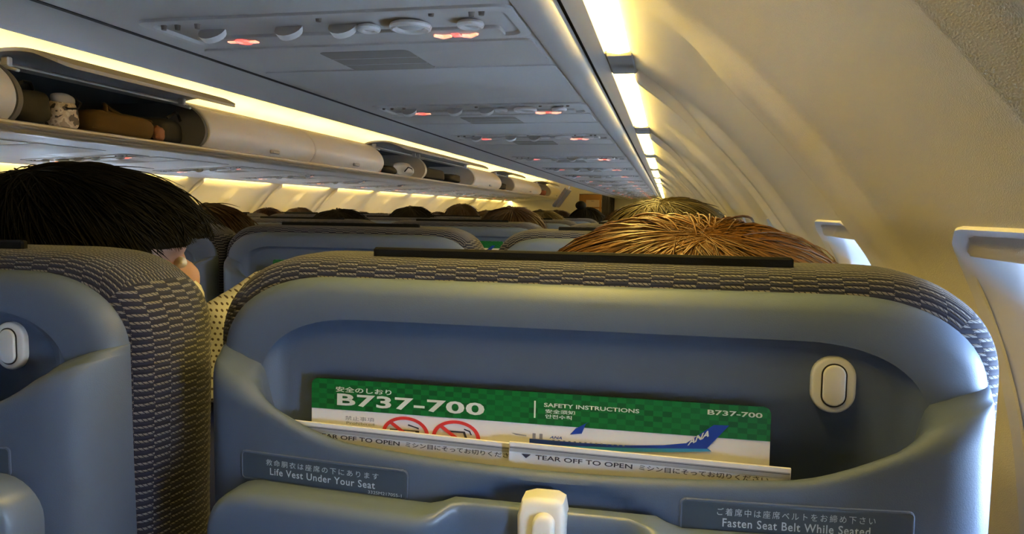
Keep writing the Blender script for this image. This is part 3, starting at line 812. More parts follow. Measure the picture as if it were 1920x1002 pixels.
def cover_mesh():
    mb = MB(); prof = [(.018, -.006, -.006), (.020, .002, .004), (.024, .008, .010), (.034, .012, .0135), (.050, .0145, .015), (.072, .015, .0155), (.092, .012, .013), (.108, .004, .005), (.118, -.008, -.008), (.122, -.03, -.03)]
    rows = []
    for (y, o, p) in prof:
        q = U(HW + o, ZT + p, .070 + o, .052 + p, zb=.46)
        # head-rest wings: the cover is slimmer low down
        ww = sstep(.95, 1.09, q[:, 1]); q = q.copy(); q[:, 0] = np.sign(q[:, 0]) * (np.abs(q[:, 0]) - (1 - ww) * .004)
        rows.append(np.stack([q[:, 0], np.full(len(q), y), q[:, 1]], 1))
    R = np.array(rows); nr, n = R.shape[:2]
    arc = np.concatenate([[0], np.cumsum([math.hypot(prof[i + 1][0] - prof[i][0], prof[i + 1][1] - prof[i][1]) for i in range(nr - 1)])])
    V = R.reshape(-1, 3); F = []; UVs = []
    for i in range(nr - 1):
        for j in range(n - 1):
            F.append([i * n + j, i * n + j + 1, (i + 1) * n + j + 1, (i + 1) * n + j])
            d = R[0][min(j + 1, n - 1)] - R[0][j]; top = abs(d[0]) > abs(d[2]) * 1.1
            uv = []
            for (ii, jj) in ((i, j), (i, j + 1), (i + 1, j + 1), (i + 1, j)):
                p = R[ii][jj]; uv.append((p[0] + 3, arc[ii] * 1.45) if top else (arc[ii] * 1.0 + 1, p[2]))
            UVs.append(uv)
    mb.add(V, F, UVs)
    b = R[-1]; h = n // 2; W = np.array([[b[i] + (b[n - 1 - i] - b[i]) * t for t in np.linspace(0, 1, 7)] for i in range(h + 1)]); W[1:-1, 1:-1, 1] += .008
    m, k = W.shape[:2]; F = []; UVs = []
    for i in range(m - 1):
        for j in range(k - 1):
            F.append([i * k + j, (i + 1) * k + j, (i + 1) * k + j + 1, i * k + j + 1]); UVs.append([(W[a][c][0] + 3, W[a][c][2]) for a, c in ((i, j), (i + 1, j), (i + 1, j + 1), (i, j + 1))])
    mb.add(W.reshape(-1, 3), F, UVs)
    return mb
def front(off): return lambda u, v, h: (u, -float(D(u)) - off - h, v)

def make_seat(detail=True):
    t = empty('seat_unit', (0, 0, 0), None, 'seat', 'seats')
    shell_mesh().build('back_shell', M['shell'], t, sharp=50)
    cover_mesh().build('seat_cover', M['fabric'], t, sharp=0)
    b = MB(); b.box((-.002, .042, ZT + .0150), (.288, .006, .011), bevel=.0015); b.build('headrest_strip', M['black'], t)
    b = MB(); b.box((0, .30, .43), (.46, .46, .12), bevel=.04); b.build('seat_cushion', M['plainfab'], t)
    b = MB(); b.box((0, .25, .33), (.44, .40, .07), bevel=.01)
    for sx in (-.19, .19):
        b.tube([(sx, .06, .31), (sx, .05, .0)], .02, 10); b.tube([(sx, .44, .31), (sx, .44, .0)], .02, 10)
    b.build('seat_frame', M['metal'], t)
    # coat hook on the back panel
    fn = lambda u, v, h: (u, .0092 - h, v)
    c = (.162, 1.0985)
    b = MB(); b.slab(rrect(.0255, .0345, .0125, 8, c), .0045, .002, fn)
    q = b.build('hook_plate', M['white_plastic'], t)
    b = MB(); b.slab(rrect(.0145, .0265, .0070, 8, c), .0050, .0, fn); b.build('hook_slot', M['dark'], q, smooth=False)
    b = MB(); b.slab(rrect(.0128, .0248, .0062, 8, c), .0066, .0012, fn); b.build('hook_lever', M['white_plastic'], q)
    # tray table
    P = [(-.222, .73), (.222, .73)]
    P = rrect(.444, .30, .030, 8, (0, .8725))
    top = [(x, z) for x, z in P if z > 1.0]
    poly = []
    ztop = 1.0225
    right = [(x, z) for x, z in P if x > 0 and z > .95]; 
    poly += [p for p in rrect(.444, .30, .030, 8, (0, .8725))[:9]]          # upper right corner
    poly += [(.110, ztop), (.075, ztop), (.066, ztop + .0028), (.060, ztop + .0058), (.03, ztop + .0062), (0, ztop + .0062), (-.03, ztop + .0062), (-.058, ztop + .0058), (-.066, ztop + .0022), (-.074, ztop), (-.11, ztop)]
    poly += [p for p in rrect(.444, .30, .030, 8, (0, .8725))[9:]]
    ftray = lambda u, v, h: (u, -float(D(u)) - .003 - h * (1 - .62 * (1 - float(sstep(.048, .066, abs(u + .004 + .35 * max(0, 1.02 - v))))) * float(sstep(.93, .96, v))), v)
    b = MB(); b.slab(resample(poly, .007), .026, .008, ftray, nb=5, rings=26)
    tr = b.build('tray_table', M['tray'], t, sharp=50)
    # tray latch
    fn2 = lambda u, v, h: (u - .0025, -.045 - h - .30 * (1.045 - v), v - .0065)
    b = MB(); b.slab(resample([(.0125, .975), (.0135, 1.034), (.0115, 1.0425), (.007, 1.0445), (-.006, 1.0445), (-.0125, 1.0425), (-.0145, 1.034), (-.010, .975)], .006), .016, .004, fn2, nb=4, rings=5); la = b.build('tray_latch', M['white_plastic'], t)
    b = MB(); b.slab(resample(rrect(.013, .058, .0062, 8, (.0015, 1.009)), .004), .0215, .003, fn2, nb=4, rings=4); b.build('latch_tongue', M['white_plastic'], la)
    if detail:
        for (x0, x1, z0, z1, jp, en, sub) in ((-.209, -.090, 1.0215, 1.0395, '救命胴衣は座席の下にあります', 'Life Vest Under Your Seat', '332SM2170S5-1'), (.074, .198, 1.0195, 1.0385, 'ご着席中は座席ベルトをお締め下さい', 'Fasten Seat Belt While Seated', None)):
            b = MB(); b.slab(resample(rrect(x1 - x0, z1 - z0, .0028, 5, ((x0 + x1) / 2, (z0 + z1) / 2)), .005), .0012, .0009, front(.0), nb=2, rings=6); pl = b.build('placard', M['placard'], t)
            # raised lip around the placard
            w = x1 - x0; h = z1 - z0; b = MB(); pts = resample(rrect(w, h, .0028, 5, ((x0 + x1) / 2, (z0 + z1) / 2)), .004); pts.append(pts[0]); b.tube([front(.0)(u, v, .0006) for u, v in pts], .0009, 6, caps=False); b.build('placard_rim', M['shell'], pl)
            def area(a0, a1, b0, b1): return lambda u, v: front(.0)(x0 + w * (a0 + (a1 - a0) * u), z0 + h * (b0 + (b1 - b0) * v), .0016)
            text_on('lettering', jp, M['placard_text'], pl, area(.16, .84, .60, .83), .0, 1.35)
            text_on('lettering', en, M['placard_text'], pl, area(.185, .82, .26, .52), .012, 1.1)
            if sub: text_on('lettering', sub, M['placard_text'], pl, area(.78, .97, .08, .19), .0)
    return t
seat_d = make_seat(True)
seat_p = make_seat(False)
RX = {'w': -.062, 'm': -.606, 'a': -1.13}
seat_d.location = (RX['w'], .46, 0); tag(seat_d, 'large slate blue seat back straight ahead with the safety card in its pocket')
s = copy_tree(seat_d); s.location = (RX['m'] - .0145, .43, 0); tag(s, 'blue seat back at the left edge, beside the large one, behind the black-haired person')
rows = [1.30, 2.10, 2.95, 3.80]
for col in 'wma':
    o = copy_tree(seat_p); o.location = (RX[col], -.37, 0); tag(o, 'blue seat in the row where the viewer sits, behind the camera')
first = True
seat_label = {
    (0, 'm'): 'seat back in the second row with a green card, left of the dark gap',
    (0, 'w'): 'second-row window seat back half hidden by the orange-haired head',
    (0, 'a'): 'second-row aisle seat edge seen past the black-haired person',
    (1, 'm'): 'third-row middle seat back with a white hook, card and blue tail print',
    (1, 'w'): 'third-row window seat top with a black strip beside the orange hair',
    (1, 'a'): 'third-row aisle seat top, a dark band below the row of heads',
    (2, 'w'): 'fourth-row window seat top, a small pale curve left of the orange hair',
    (2, 'm'): 'fourth-row middle seat top peeking over the third row',
    (2, 'a'): 'fourth-row aisle seat top just under the distant heads',
}
for ri, yy in enumerate(rows):
    for col in 'wma':
        if first: o = seat_p; first = False
        else: o = copy_tree(seat_p)
        o.location = (RX[col] + (.012 if col == 'w' else 0), yy, 0)
        tag(o, seat_label.get((ri, col), 'fifth-row seat top on the right side, nearly hidden by nearer rows'))
for x in (-1.99, -2.50):
    for yy in (2.95, 3.80, 4.65, 5.5):
        o = copy_tree(seat_p); o.location = (x, yy, 0); tag(o, 'seat across the aisle on the left, hidden behind dark-haired heads', None, 'seats across the aisle')

# ------------------------------------------------------------------ safety card and sickness bags
def make_card(loc, full=True):
    t = empty('safety_card', loc, None, 'safety card', 'safety cards in seat pockets')
    Wc, Hc = .299, .105
    tilt = .10
    def P(u, v, h=0.0): return (u * .001, -h - tilt * 0 + (.001 * v) * -.03, -.001 * v)      # u,v in mm from the upper left corner
    fn = lambda u, v, h: P(u, v, h)
    O = [(u, v) for u, v in rrect(299, 105, 4.5, 5, (149.5, 52.5))][::-1]
    b = MB(); b.slab(O, .0012, 0, fn); b.build('card_sheet', M['paper'], t, smooth=False)
    O = [(0.05, 20.6)] + [(u, v) for u, v in rrect(298.9, 60, 4.4, 5, (149.5, 30.0))[::-1] if v < 12] + [(298.95, 20.6)]
    O = sorted(O, key=lambda p: math.atan2(p[1] - 10, p[0] - 149.5), reverse=True)
    b = MB(); b.slab(O, .0016, 0, fn); b.build('green_band', M['green'], t, smooth=False)
    def area(u0, v0, u1, v1, h=.0021): return lambda u, v: P(u0 + (u1 - u0) * u, v1 + (v0 - v1) * v, h)
    text_on('title_lettering', 'B737-700', M['white_ink'], t, area(19, 9.3, 122, 17.6), .028, 1.06)
    if full:
        text_on('lettering', '安全のしおり', M['white_ink'], t, area(18, 4.6, 58, 8.4), .02)
        text_on('lettering', 'SAFETY INSTRUCTIONS', M['white_ink'], t, area(161, 6.3, 221, 8.9), .02)
        text_on('lettering', '安全须知', M['white_ink'], t, area(162, 10.2, 181, 12.9), .02)
        text_on('lettering', '안전수칙', M['white_ink'], t, area(162, 13.6, 179, 16.2), .02)
        text_on('lettering', 'B737-700', M['white_ink'], t, area(262, 3.6, 294, 6.7), .02)
        text_on('lettering', '禁止事項', M['inkgrey'], t, area(25, 24.4, 46, 27.2))
        text_on('lettering', 'Prohibited', M['inkgrey'], t, area(26, 28.2, 46, 30.0))
        b = MB(); b.slab([(154.6, 16.5), (155.6, 16.5), (155.6, 5.5), (154.6, 5.5)], .002, 0, fn); b.build('divider_line', M['white_ink'], t, smooth=False)
        for cx, kind in ((68, 0), (103, 1)):
            b = MB(); cy = 33.5; R1, R0 = (16.5, 11.5), (13.9, 9.4); pts = []
            n = 48; V = []; F = []
            for i in range(n):
                a = 2 * math.pi * i / n
                V += [P(cx + R1[0] * math.cos(a), cy + R1[1] * math.sin(a), .0020), P(cx + R0[0] * math.cos(a), cy + R0[1] * math.sin(a), .0020)]
            for i in range(n):
                k = (i + 1) % n; F.append([2 * i, 2 * k, 2 * k + 1, 2 * i + 1])
            b.add(V, F); b.add([P(cx - 12.4, cy - 7, .0020), P(cx - 10.0, cy - 8.2, .0020), P(cx + 12.4, cy + 7, .0020), P(cx + 10, cy + 8.2, .0020)], [[0, 1, 2, 3]])
            pg = b.build('prohibition_ring', M['red_ink'], t, smooth=False)
            b = MB()
            if kind == 0:
                for q in ([(-11, -2.6), (7, -2.6), (7, -1.9), (-11, -1.9)], [(-11, -2.6), (-10.2, -2.6), (-10.2, 1), (-11, 1)], [(-11, 0.4), (7, 0.4), (7, 1), (-11, 1)], [(7, -2.6), (9.6, -2.6), (9.6, 1), (7, 1)], [(2, -6.5), (6, -5.4), (6, -4.6), (1.6, -5.6)], [(6, -5.4), (9.3, -4.6), (9.3, -3.4), (8.4, -3.8), (6, -4.6)]):
                    b.add([P(cx + a, cy + c, .0018) for a, c in q], [list(range(len(q)))])
            else:
                for q in ([(-6, -4.5), (6, -4.5), (8.4, 1.5), (6.6, 1.5), (4.8, -3.4), (-6, -3.4)], [(5.5, -6.4), (9.5, -5.2), (10.8, -2.6), (10, -2.4), (8.8, -4.5), (5.3, -5.6)]):
                    b.add([P(cx + a, cy + c, .0018) for a, c in q], [list(range(len(q)))])
            b.build('symbol', M['ink'], pg, smooth=False)
        text_on('lettering', 'ANA', M['blue_ink'], t, area(165, 27.4, 173, 29.0), .02, 1.0, .3)
        b = MB()
        for i in range(14): b.add([P(167 + i * 3.4, 29.7, .0021), P(168.4 + i * 3.4, 29.7, .0021), P(168.4 + i * 3.4, 30.3, .0021), P(167 + i * 3.4, 30.3, .0021)], [[0, 1, 2, 3]])
        for q in ([(140, 27.2), (150, 28.2), (150, 28.8), (143, 28.4)], [(154, 26.5), (156, 26.5), (156, 30), (154, 30)], [(158.5, 26.5), (160.5, 26.5), (160.5, 30), (158.5, 30)]): b.add([P(u, v, .0020) for u, v in q], [list(range(4))])
        b.build('window_row_print', M['inkgrey'], t, smooth=False)
    ac = MB(); ac.add([P(u, v, .0018) for u, v in ((152, 33.5), (152, 30.2), (185, 30.4), (215, 29.6), (236, 27.8), (250, 25.4), (266, 12.9), (275, 12.6), (262.5, 27.5), (265, 29.2), (240, 31.8), (200, 34.5))], [list(range(12))])
    an = ac.build('aircraft_print', M['blue_ink'], t, smooth=False)
    if full:
        b = MB(); b.add([P(u, v, .00195) for u, v in ((160, 33.6), (215, 31.2), (262.5, 27.9), (265, 29.3), (240, 31.9), (200, 34.6))], [list(range(6))]); b.build('belly_stripe', M['sky_ink'], an, smooth=False)
        b = MB(); b.add([P(u, v, .0019) for u, v in ((178, 25.6), (181.5, 21.6), (190, 16.4), (188, 18.0), (185.5, 24.4))], [list(range(5))]); wl = b.build('winglet_print', M['blue_ink'], an, smooth=False)
        def tailtxt(u, v):
            o_ = np.array([250.6, 26.9]); ex = np.array([12.6, -6.9]); ey = np.array([1.0, -4.3]); q = o_ + ex * u + ey * v; return P(q[0], q[1], .0022)
        text_on('tail_lettering', 'ANA', M['white_ink'], an, tailtxt, .035, 1.0, .1)
    return t
card = make_card((-.235, .4585, 1.0845)); card['label'] = 'green and white safety card standing in the large seat pocket'
cp = make_card((0, 0, 0), False)
cp.location = (RX['m'] - .141, 1.2985, 1.100); cp['label'] = 'green safety card in the second-row seat pocket, left of the dark strip'
c2 = copy_tree(cp); c2.location = (RX['m'] - .162, 2.0985, 1.111); c2['label'] = 'small green safety card with a blue tail print, third-row seat pocket'

def make_bag(loc, w, label, rot):
    t = empty('sickness_bag', loc, label, 'paper bag', 'paper bags in the seat pocket'); t.rotation_euler = (0, rot, 0)
    def P(u, v, h): return (u * .001, -h - .0000035 * (u - w / 2) ** 2 * 0, -v * .001)
    b = MB(); b.box((w * .0005, .0005, -.036), (w * .001, .0022, .072)); b.build('bag_sheet', M['paper_bag'], t, smooth=False)
    # folded top: pale edge, grey fold shadow lines, printed tear strip
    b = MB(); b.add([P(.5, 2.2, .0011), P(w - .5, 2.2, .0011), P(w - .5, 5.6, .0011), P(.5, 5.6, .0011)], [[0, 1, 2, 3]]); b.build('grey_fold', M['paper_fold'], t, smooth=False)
    b = MB(); b.add([P(.5, 2.9, .0012), P(w - .5, 2.9, .0012), P(w - .5, 3.25, .0012), P(.5, 3.25, .0012)], [[0, 1, 2, 3]]); b.build('fold_line', M['ink'], t, smooth=False)
    b = MB(); b.add([P(8, 6.4, .0012), P(14, 6.4, .0012), P(11, 9.0, .0012)], [[0, 1, 2]]); b.build('tear_arrow', M['ink'], t, smooth=False)
    def area(u0, v0, u1, v1): return lambda u, v: P(u0 + (u1 - u0) * u, v1 + (v0 - v1) * v, .0013)
    text_on('lettering', 'TEAR OFF TO OPEN', M['ink'], t, area(17, 6.3, 76, 9.1), .012)
    text_on('lettering', 'ミシン目にそってお切りください', M['ink'], t, area(80, 6.1, 154, 9.3), .008)
    return t
make_bag((-.2425, .4455, 1.0574), 156, 'white paper bag with printed tear strip, the left of two before the card', .026)
make_bag((-.0925, .4385, 1.0568), 166, 'white paper bag with printed tear strip, the right of two before the card', .016)

# ------------------------------------------------------------------ people
def remesh(mb, name, m, voxel, parent, smooth_it=6):
    me = mb.mesh(name, m); o = bpy.data.objects.new(name, me); C.objects.link(o)
    r = o.modifiers.new('r', 'REMESH'); r.mode = 'VOXEL'; r.voxel_size = voxel; r.use_smooth_shade = True
    s = o.modifiers.new('s', 'SMOOTH'); s.factor = .5; s.iterations = smooth_it
    bpy.context.view_layer.update()
    me2 = bpy.data.meshes.new_from_object(o.evaluated_get(bpy.context.evaluated_depsgraph_get()))
    bpy.data.objects.remove(o); me2.name = name
    me2.materials.clear(); me2.materials.append(m)
    me2.polygons.foreach_set('use_smooth', [True] * len(me2.polygons))
    ob = bpy.data.objects.new(name, me2); C.objects.link(ob); ob.parent = parent
    return ob
def torso(mb, g=0.0, dz=0.0, neck=True):
    L = [(.47, .17, .12), (.55, .175, .125), (.68, .16, .115), (.80, .168, .118), (.90, .178, .115), (.955, .165, .10), (.985, .12, .078), (1.0, .075, .06)]
    if neck: L += [(1.02, .055, .055), (1.08, .052, .055)]
    G = []
    for z, rx, ry in L:
        G.append([((rx + g) * math.cos(a), (ry + g) * math.sin(a), z + dz) for a in np.linspace(0, 2 * math.pi, 29)[:-1]])
    G = np.array(G); n = G.shape[1]
    F = [[i * n + j, i * n + (j + 1) % n, (i + 1) * n + (j + 1) % n, (i + 1) * n + j] for i in range(len(L) - 1) for j in range(n)]
    F += [list(range(n))[::-1], [(len(L) - 1) * n + j for j in range(n)]]
    mb.add(G.reshape(-1, 3), F)
def arm_pts(side, raised=False, dz=0.0, k=.84):
    if raised: return [(side * .150, 0, 1.0 + dz), (side * .180, .01, 1.066), (side * .192, .05, 1.094), (side * .17, .14, 1.05), (side * .10, .22, .98)]
    return [(side * .155 * k, 0, .935 + dz), (side * .20 * k, .01, .88), (side * .215 * k, .05, .72), (side * .20 * k, .10, .68), (side * .10, .24, .62)]
def head_parts(mb, c, s, yaw):
    R = np.array(Matrix.Rotation(yaw, 3, 'Z')); c = np.array(c)
    def q(p): return c + R @ (np.array(p) * s)
    mb.ellipsoid(q((0, -.008, .012)), np.array((.080, .098, .098)) * s, 28, 18, R)
    mb.ellipsoid(q((0, .030, -.045)), np.array((.058, .062, .062)) * s, 24, 14, R)
    mb.ellipsoid(q((0, .078, -.085)), np.array((.026, .022, .022)) * s, 14, 10, R)
    mb.ellipsoid(q((0, .100, -.020)), np.array((.014, .018, .024)) * s, 12, 8, R)
    mb.ellipsoid(q((0, .086, -.056)), np.array((.024, .012, .010)) * s, 14, 8, R)
    mb.ellipsoid(q((0, .084, .020)), np.array((.055, .016, .012)) * s, 14, 8, R)
    for sx in (-1, 1):
        mb.ellipsoid(q((sx * .084, -.005, -.015)), np.array((.011, .020, .030)) * s, 12, 8, R)
        mb.ellipsoid(q((sx * .052, .058, -.03)), np.array((.024, .026, .022)) * s, 12, 8, R)
def add_eyes(parent, c, s, yaw):
    R = np.array(Matrix.Rotation(yaw, 3, 'Z')); c = np.array(c)
    for sx in (-1, 1):
        b = MB(); p = c + R @ (np.array((sx * .031, .087, .002)) * s); b.ellipsoid(p, np.array((.012, .008, .007)) * s, 12, 8, R); b.build('eye', M['white_plastic'], parent)
def make_body(parent, skin, shirt, c, s, yaw, voxel, raised=False, tdz=0.0):
    mb = MB(); torso(mb, 0, tdz)
    mb.tube([(0, 0, .98 + tdz), (c[0] * .5, c[1] * .5, 1.02 + tdz), (c[0], c[1] - .01, c[2] - .05)], .054, 16)
    head_parts(mb, c, s, yaw)
    for sd in (-1, 1):
        a = arm_pts(sd, raised and sd > 0, tdz); mb.tube(a, [.045, .043, .036, .033, .024], 14)
        w = np.array(a[-1]); d = np.array((-sd * .55, .8, -.12)); d /= np.linalg.norm(d)
        side_ = np.cross(d, (0, 0, 1)); side_ /= np.linalg.norm(side_)
        mb.ellipsoid(w + d * .04, (.036, .042, .016), 14, 8, np.array(Matrix.Rotation(math.atan2(-d[0], d[1]), 3, 'Z')))
        for k, (o_, L) in enumerate(((-.027, .058), (-.009, .068), (.009, .064), (.026, .05))):
            b0 = w + d * .066 + side_ * o_; mb.tube([b0, b0 + d * L * .45 + np.array((0, 0, -.006)), b0 + d * L * .75 + np.array((0, 0, -.022)), b0 + d * L * .85 + np.array((0, 0, -.036))], [.0088, .0082, .0075, .0062], 8)
        b0 = w + d * .02 + side_ * (-.034 * -sd); mb.tube([b0, b0 + side_ * .016 * sd + d * .022, b0 + side_ * .018 * sd + d * .046], [.0095, .0088, .007], 8)
        mb.tube([(sd * .085, .0, .545), (sd * .095, .22, .56), (sd * .10, .42, .545), (sd * .10, .44, .50), (sd * .10, .43, .28), (sd * .10, .42, .09)], [.078, .07, .056, .054, .048, .034], 16)
        mb.ellipsoid((sd * .10, .48, .045), (.042, .11, .04), 16, 8)
    body = remesh(mb, 'body', skin, voxel, parent)
    mb = MB(); torso(mb, .008, tdz, False)
    for sd in (-1, 1): mb.tube(arm_pts(sd, raised and sd > 0, tdz), [.056, .054, .046, .042, .034], 14)
    remesh(mb, 'shirt', shirt, voxel, parent)
    mb = MB()
    for sd in (-1, 1): mb.tube([(sd * .07, -.02, .535), (sd * .085, .0, .545), (sd * .095, .22, .56), (sd * .10, .42, .545), (sd * .10, .445, .50), (sd * .10, .435, .28), (sd * .10, .425, .10)], [.09, .088, .08, .066, .063, .057, .046], 16)
    remesh(mb, 'trousers', M['trousers'], .010, parent)
    return body

def make_hair(parent, m, c, r, axis, yaw=0.0, nstrand=600, zmin=-.06, face=True, seed=1, lift=.004, width=.0011, puff=0.0, droop=True, flyaway=.03, tint=(.55, 1.5), nseg=9, facew=.62, sidecut=None, sidez=-.15):
    """c centre, r radii of the hair volume; strands fan out from the crown 'axis'."""
    rs = np.random.RandomState(seed); c = np.array(c, float); r = np.array(r, float)
    ax = np.array(axis, float); ax /= np.linalg.norm(ax)
    e1 = np.cross(ax, (1, 0, 0)); e1 /= np.linalg.norm(e1); e2 = np.cross(ax, e1)
    fwd = np.array((-math.sin(yaw), math.cos(yaw), 0)); rgt = np.array((math.cos(yaw), math.sin(yaw), 0))
    k = rs.randn(10, 3) * np.array([5, 5, 5]); ph = rs.rand(10) * 6.28
    def wob(d): return sum(math.sin(k[i] @ d + ph[i]) for i in range(10)) / 10
    def pt(psi, phi, h=0.0, ax=ax):
        d = math.cos(psi) * ax + math.sin(psi) * (math.cos(phi) * e1 + math.sin(phi) * e2)
        p = d * r
        if droop and d[2] < -.05:
            hxy = np.array([d[0], d[1]]); n = np.linalg.norm(hxy) + 1e-6; f = (1.0 - .10 * min(1, -d[2] * 2)); p = np.array([hxy[0] / n * r[0] * f, hxy[1] / n * r[1] * f, d[2] * r[2] * 1.25])
        return c + p * (1 + puff * wob(d)) + d * h, d
    def limit(phi):
        psi = .05
        while psi < 2.6:
            p, d = pt(psi, phi)
            if p[2] - c[2] < zmin: break
            if face and d @ fwd > facew and p[2] - c[2] < r[2] * .30: break
            if face and sidecut is not None and d @ fwd > sidecut and p[2] - c[2] < r[2] * sidez: break
            psi += .04
        return psi
    lims = [limit(2 * math.pi * i / 96) for i in range(96)]
    def lim(phi):
        f = (phi / (2 * math.pi) * 96) % 96; i = int(f); return lims[i] * (1 - f + i) + lims[(i + 1) % 96] * (f - i)
    mb = MB(); nphi, nps = 96, 26; G = []
    for i in range(nphi):
        phi = 2 * math.pi * i / nphi; L = lims[i]; G.append([pt(.0005 + (L - .0005) * j / nps, phi)[0] for j in range(nps + 1)] + [c + (pt(L, phi)[0] - c) * .90])
    mb.grid(np.array(G), closeu=True)
    cols = [.75] * mb.n
    clump = rs.rand(40)
    for sidx in range(nstrand):
        phi = rs.rand() * 2 * math.pi; L = lim(phi); a0 = rs.rand() ** 1.25 * L * .75; a1 = min(L + (.02 if sidecut is not None else .06) * rs.rand(), a0 + L * (.35 + .6 * rs.rand()))
        dphi = (rs.rand() - .5) * .28; h0 = lift * rs.rand() ** 1.5; fly = flyaway * .6 * rs.rand() if rs.rand() < .05 else 0
        axj = ax + rs.randn(3) * np.array((.08, .06, 0)) * (1 if nstrand > 1000 else .4); axj /= np.linalg.norm(axj)
        pts = []
        for q in range(nseg):
            f = q / (nseg - 1); p, d = pt(a0 + (a1 - a0) * f, phi + dphi * f * f + .008 * math.sin(6 * f + sidx), 0, axj * (1 - .6 * f) + ax * .6 * f)
            pts.append(p + d * (h0 * (.25 + .75 * math.sin(math.pi * min(1, f * 1.1))) - .0006 + fly * f * f))
        w = width * (.6 + .8 * rs.rand())
        n0 = mb.n
        mb.tube(pts, [w * (1 - .8 * abs(2 * q / (nseg - 1) - 1) ** 3) for q in range(nseg)], 3, caps=False)
        tv = tint[0] + (tint[1] - tint[0]) * (.40 * clump[int((phi / (2 * math.pi) * 40 + 7 * axj[0] + 5 * axj[1]) % 40)] + .60 * rs.rand())
        cols += [tv] * (mb.n - n0)
    o = mb.build('hair', m, parent, sharp=0)
    at = o.data.color_attributes.new('tint', 'FLOAT_COLOR', 'POINT')
    at.data.foreach_set('color', np.repeat(np.array(cols), 4).astype(float))
    return o

# person with black hair in the seat to the left
p1 = empty('person', (-.600, .66, 0), 'black-haired person with a white face mask in the seat to the left', 'person')
YAW1 = -.75
HC1 = (.012, .0, 1.138)
make_body(p1, M['skin'], M['dotted'], HC1, .92, YAW1, .0065, raised=True, tdz=.02)
add_eyes(p1, HC1, .92, YAW1)
make_hair(p1, M['hair_black'], (-.002, -.005, 1.143), (.145, .125, .096), (-.1, -.35, .9), YAW1, 2600, -.06, True, 3, lift=.005, width=.0008, puff=.03, facew=.60, sidecut=.30, sidez=.20)
mb = MB(); torso(mb, .017, .02, False); remesh(mb, 'gap_dark_layer', M['navycloth'], .008, p1)  # dark layer added over the shirt so the seat gap stays black
R1 = np.array(Matrix.Rotation(YAW1, 3, 'Z'))
b = MB(); G = []
for i in range(33):
    a = math.radians(-72 + 144 * i / 32)
    G.append([np.array(HC1) + R1 @ np.array((math.sin(a) * rx, .022 + math.cos(a) * ry, z)) for z, rx, ry in ((-.020, .066, .078), (-.026, .070, .084), (-.034, .072, .087), (-.045, .072, .088), (-.06, .070, .087), (-.075, .064, .083), (-.088, .055, .076), (-.10, .042, .064))])
b.grid(np.array(G)); mk = b.build('face_mask', M['maskcloth'], p1)
b = MB()
for sx in (-1, 1): b.tube([np.array(HC1) + R1 @ np.array(q) for q in ((sx * .071, .05, -.02), (sx * .086, .015, -.005), (sx * .094, -.018, -.012), (sx * .088, .0, -.045), (sx * .066, .045, -.075))], .0018, 6)
b.build('ear_loop', M['maskcloth'], mk)
b = MB(); b.ellipsoid(np.array(HC1) + R1 @ np.array((.098, .002, -.040)), (.0028, .0028, .0028), 10, 6); b.build('ear_stud', M['metal'], p1)

# person with orange-brown hair in the seat straight ahead
p2 = empty('person', (.018, .70, 0), 'person with long orange-brown hair in the seat straight ahead', 'person')
make_body(p2, M['skin'], M['browncloth'], (0, 0, 1.075), .90, 0, .0065)
add_eyes(p2, (0, 0, 1.075), .90, 0)
make_hair(p2, M['hair_orange'], (0, -.005, 1.095), (.148, .128, .098), (.05, -.45, .88), 0, 4200, -.16, True, 5, lift=.006, puff=.015, width=.0009, tint=(.3, 1.65), flyaway=.012)

# person with ash-brown hair one row further
p3 = empty('person', (.0, 1.56, 0), 'person with ash-brown hair beyond the orange-haired head', 'person')
make_body(p3, M['skin'], M['navycloth'], (0, 0, 1.115), .90, 0, .008)
add_eyes(p3, (0, 0, 1.115), .90, 0)
make_hair(p3, M['hair_ash'], (0, 0, 1.135), (.128, .122, .092), (-.15, -.3, .92), 0, 1800, -.05, True, 6, lift=.007, width=.0013, puff=.02, tint=(.4, 1.8))

# people further up the cabin: shared body, three cuts of hair
def far_person(hm, shirt, style):
    t = empty('person', (0, 0, 0), None, 'person', 'passengers in the rows ahead')
    make_body(t, M['skin_warm'], shirt, (0, 0, 1.088), .90, 0, .011)
    add_eyes(t, (0, 0, 1.088), .90, 0)
    if style == 'bun':
        make_hair(t, hm, (0, -.005, 1.108), (.104, .112, .092), (0, -.3, .95), 0, 500, -.05, True, 21, width=.0014)
        b = MB(); b.ellipsoid((-.03, -.04, 1.21), (.03, .03, .024), 14, 10); h = b.build('hair_bun', hm, t)
        at = h.data.color_attributes.new('tint', 'FLOAT_COLOR', 'POINT'); at.data.foreach_set('color', [1.0] * (len(h.data.vertices) * 4))
    elif style == 'long':
        make_hair(t, hm, (0, -.005, 1.106), (.116, .116, .094), (.1, -.35, .93), 0, 700, -.14, True, 22, width=.0014, lift=.006)
    else:
        make_hair(t, hm, (0, -.002, 1.108), (.100, .110, .092), (.05, -.3, .95), 0, 800, -.045, True, 23, width=.0014, lift=.008, flyaway=.04)
    return t
protos = {'short': far_person(M['hair_black'], M['navycloth'], 'short'), 'long': far_person(M['hair_brown'], M['browncloth'], 'long'), 'bun': far_person(M['hair_black'], M['greycloth'], 'bun')}
used = set()
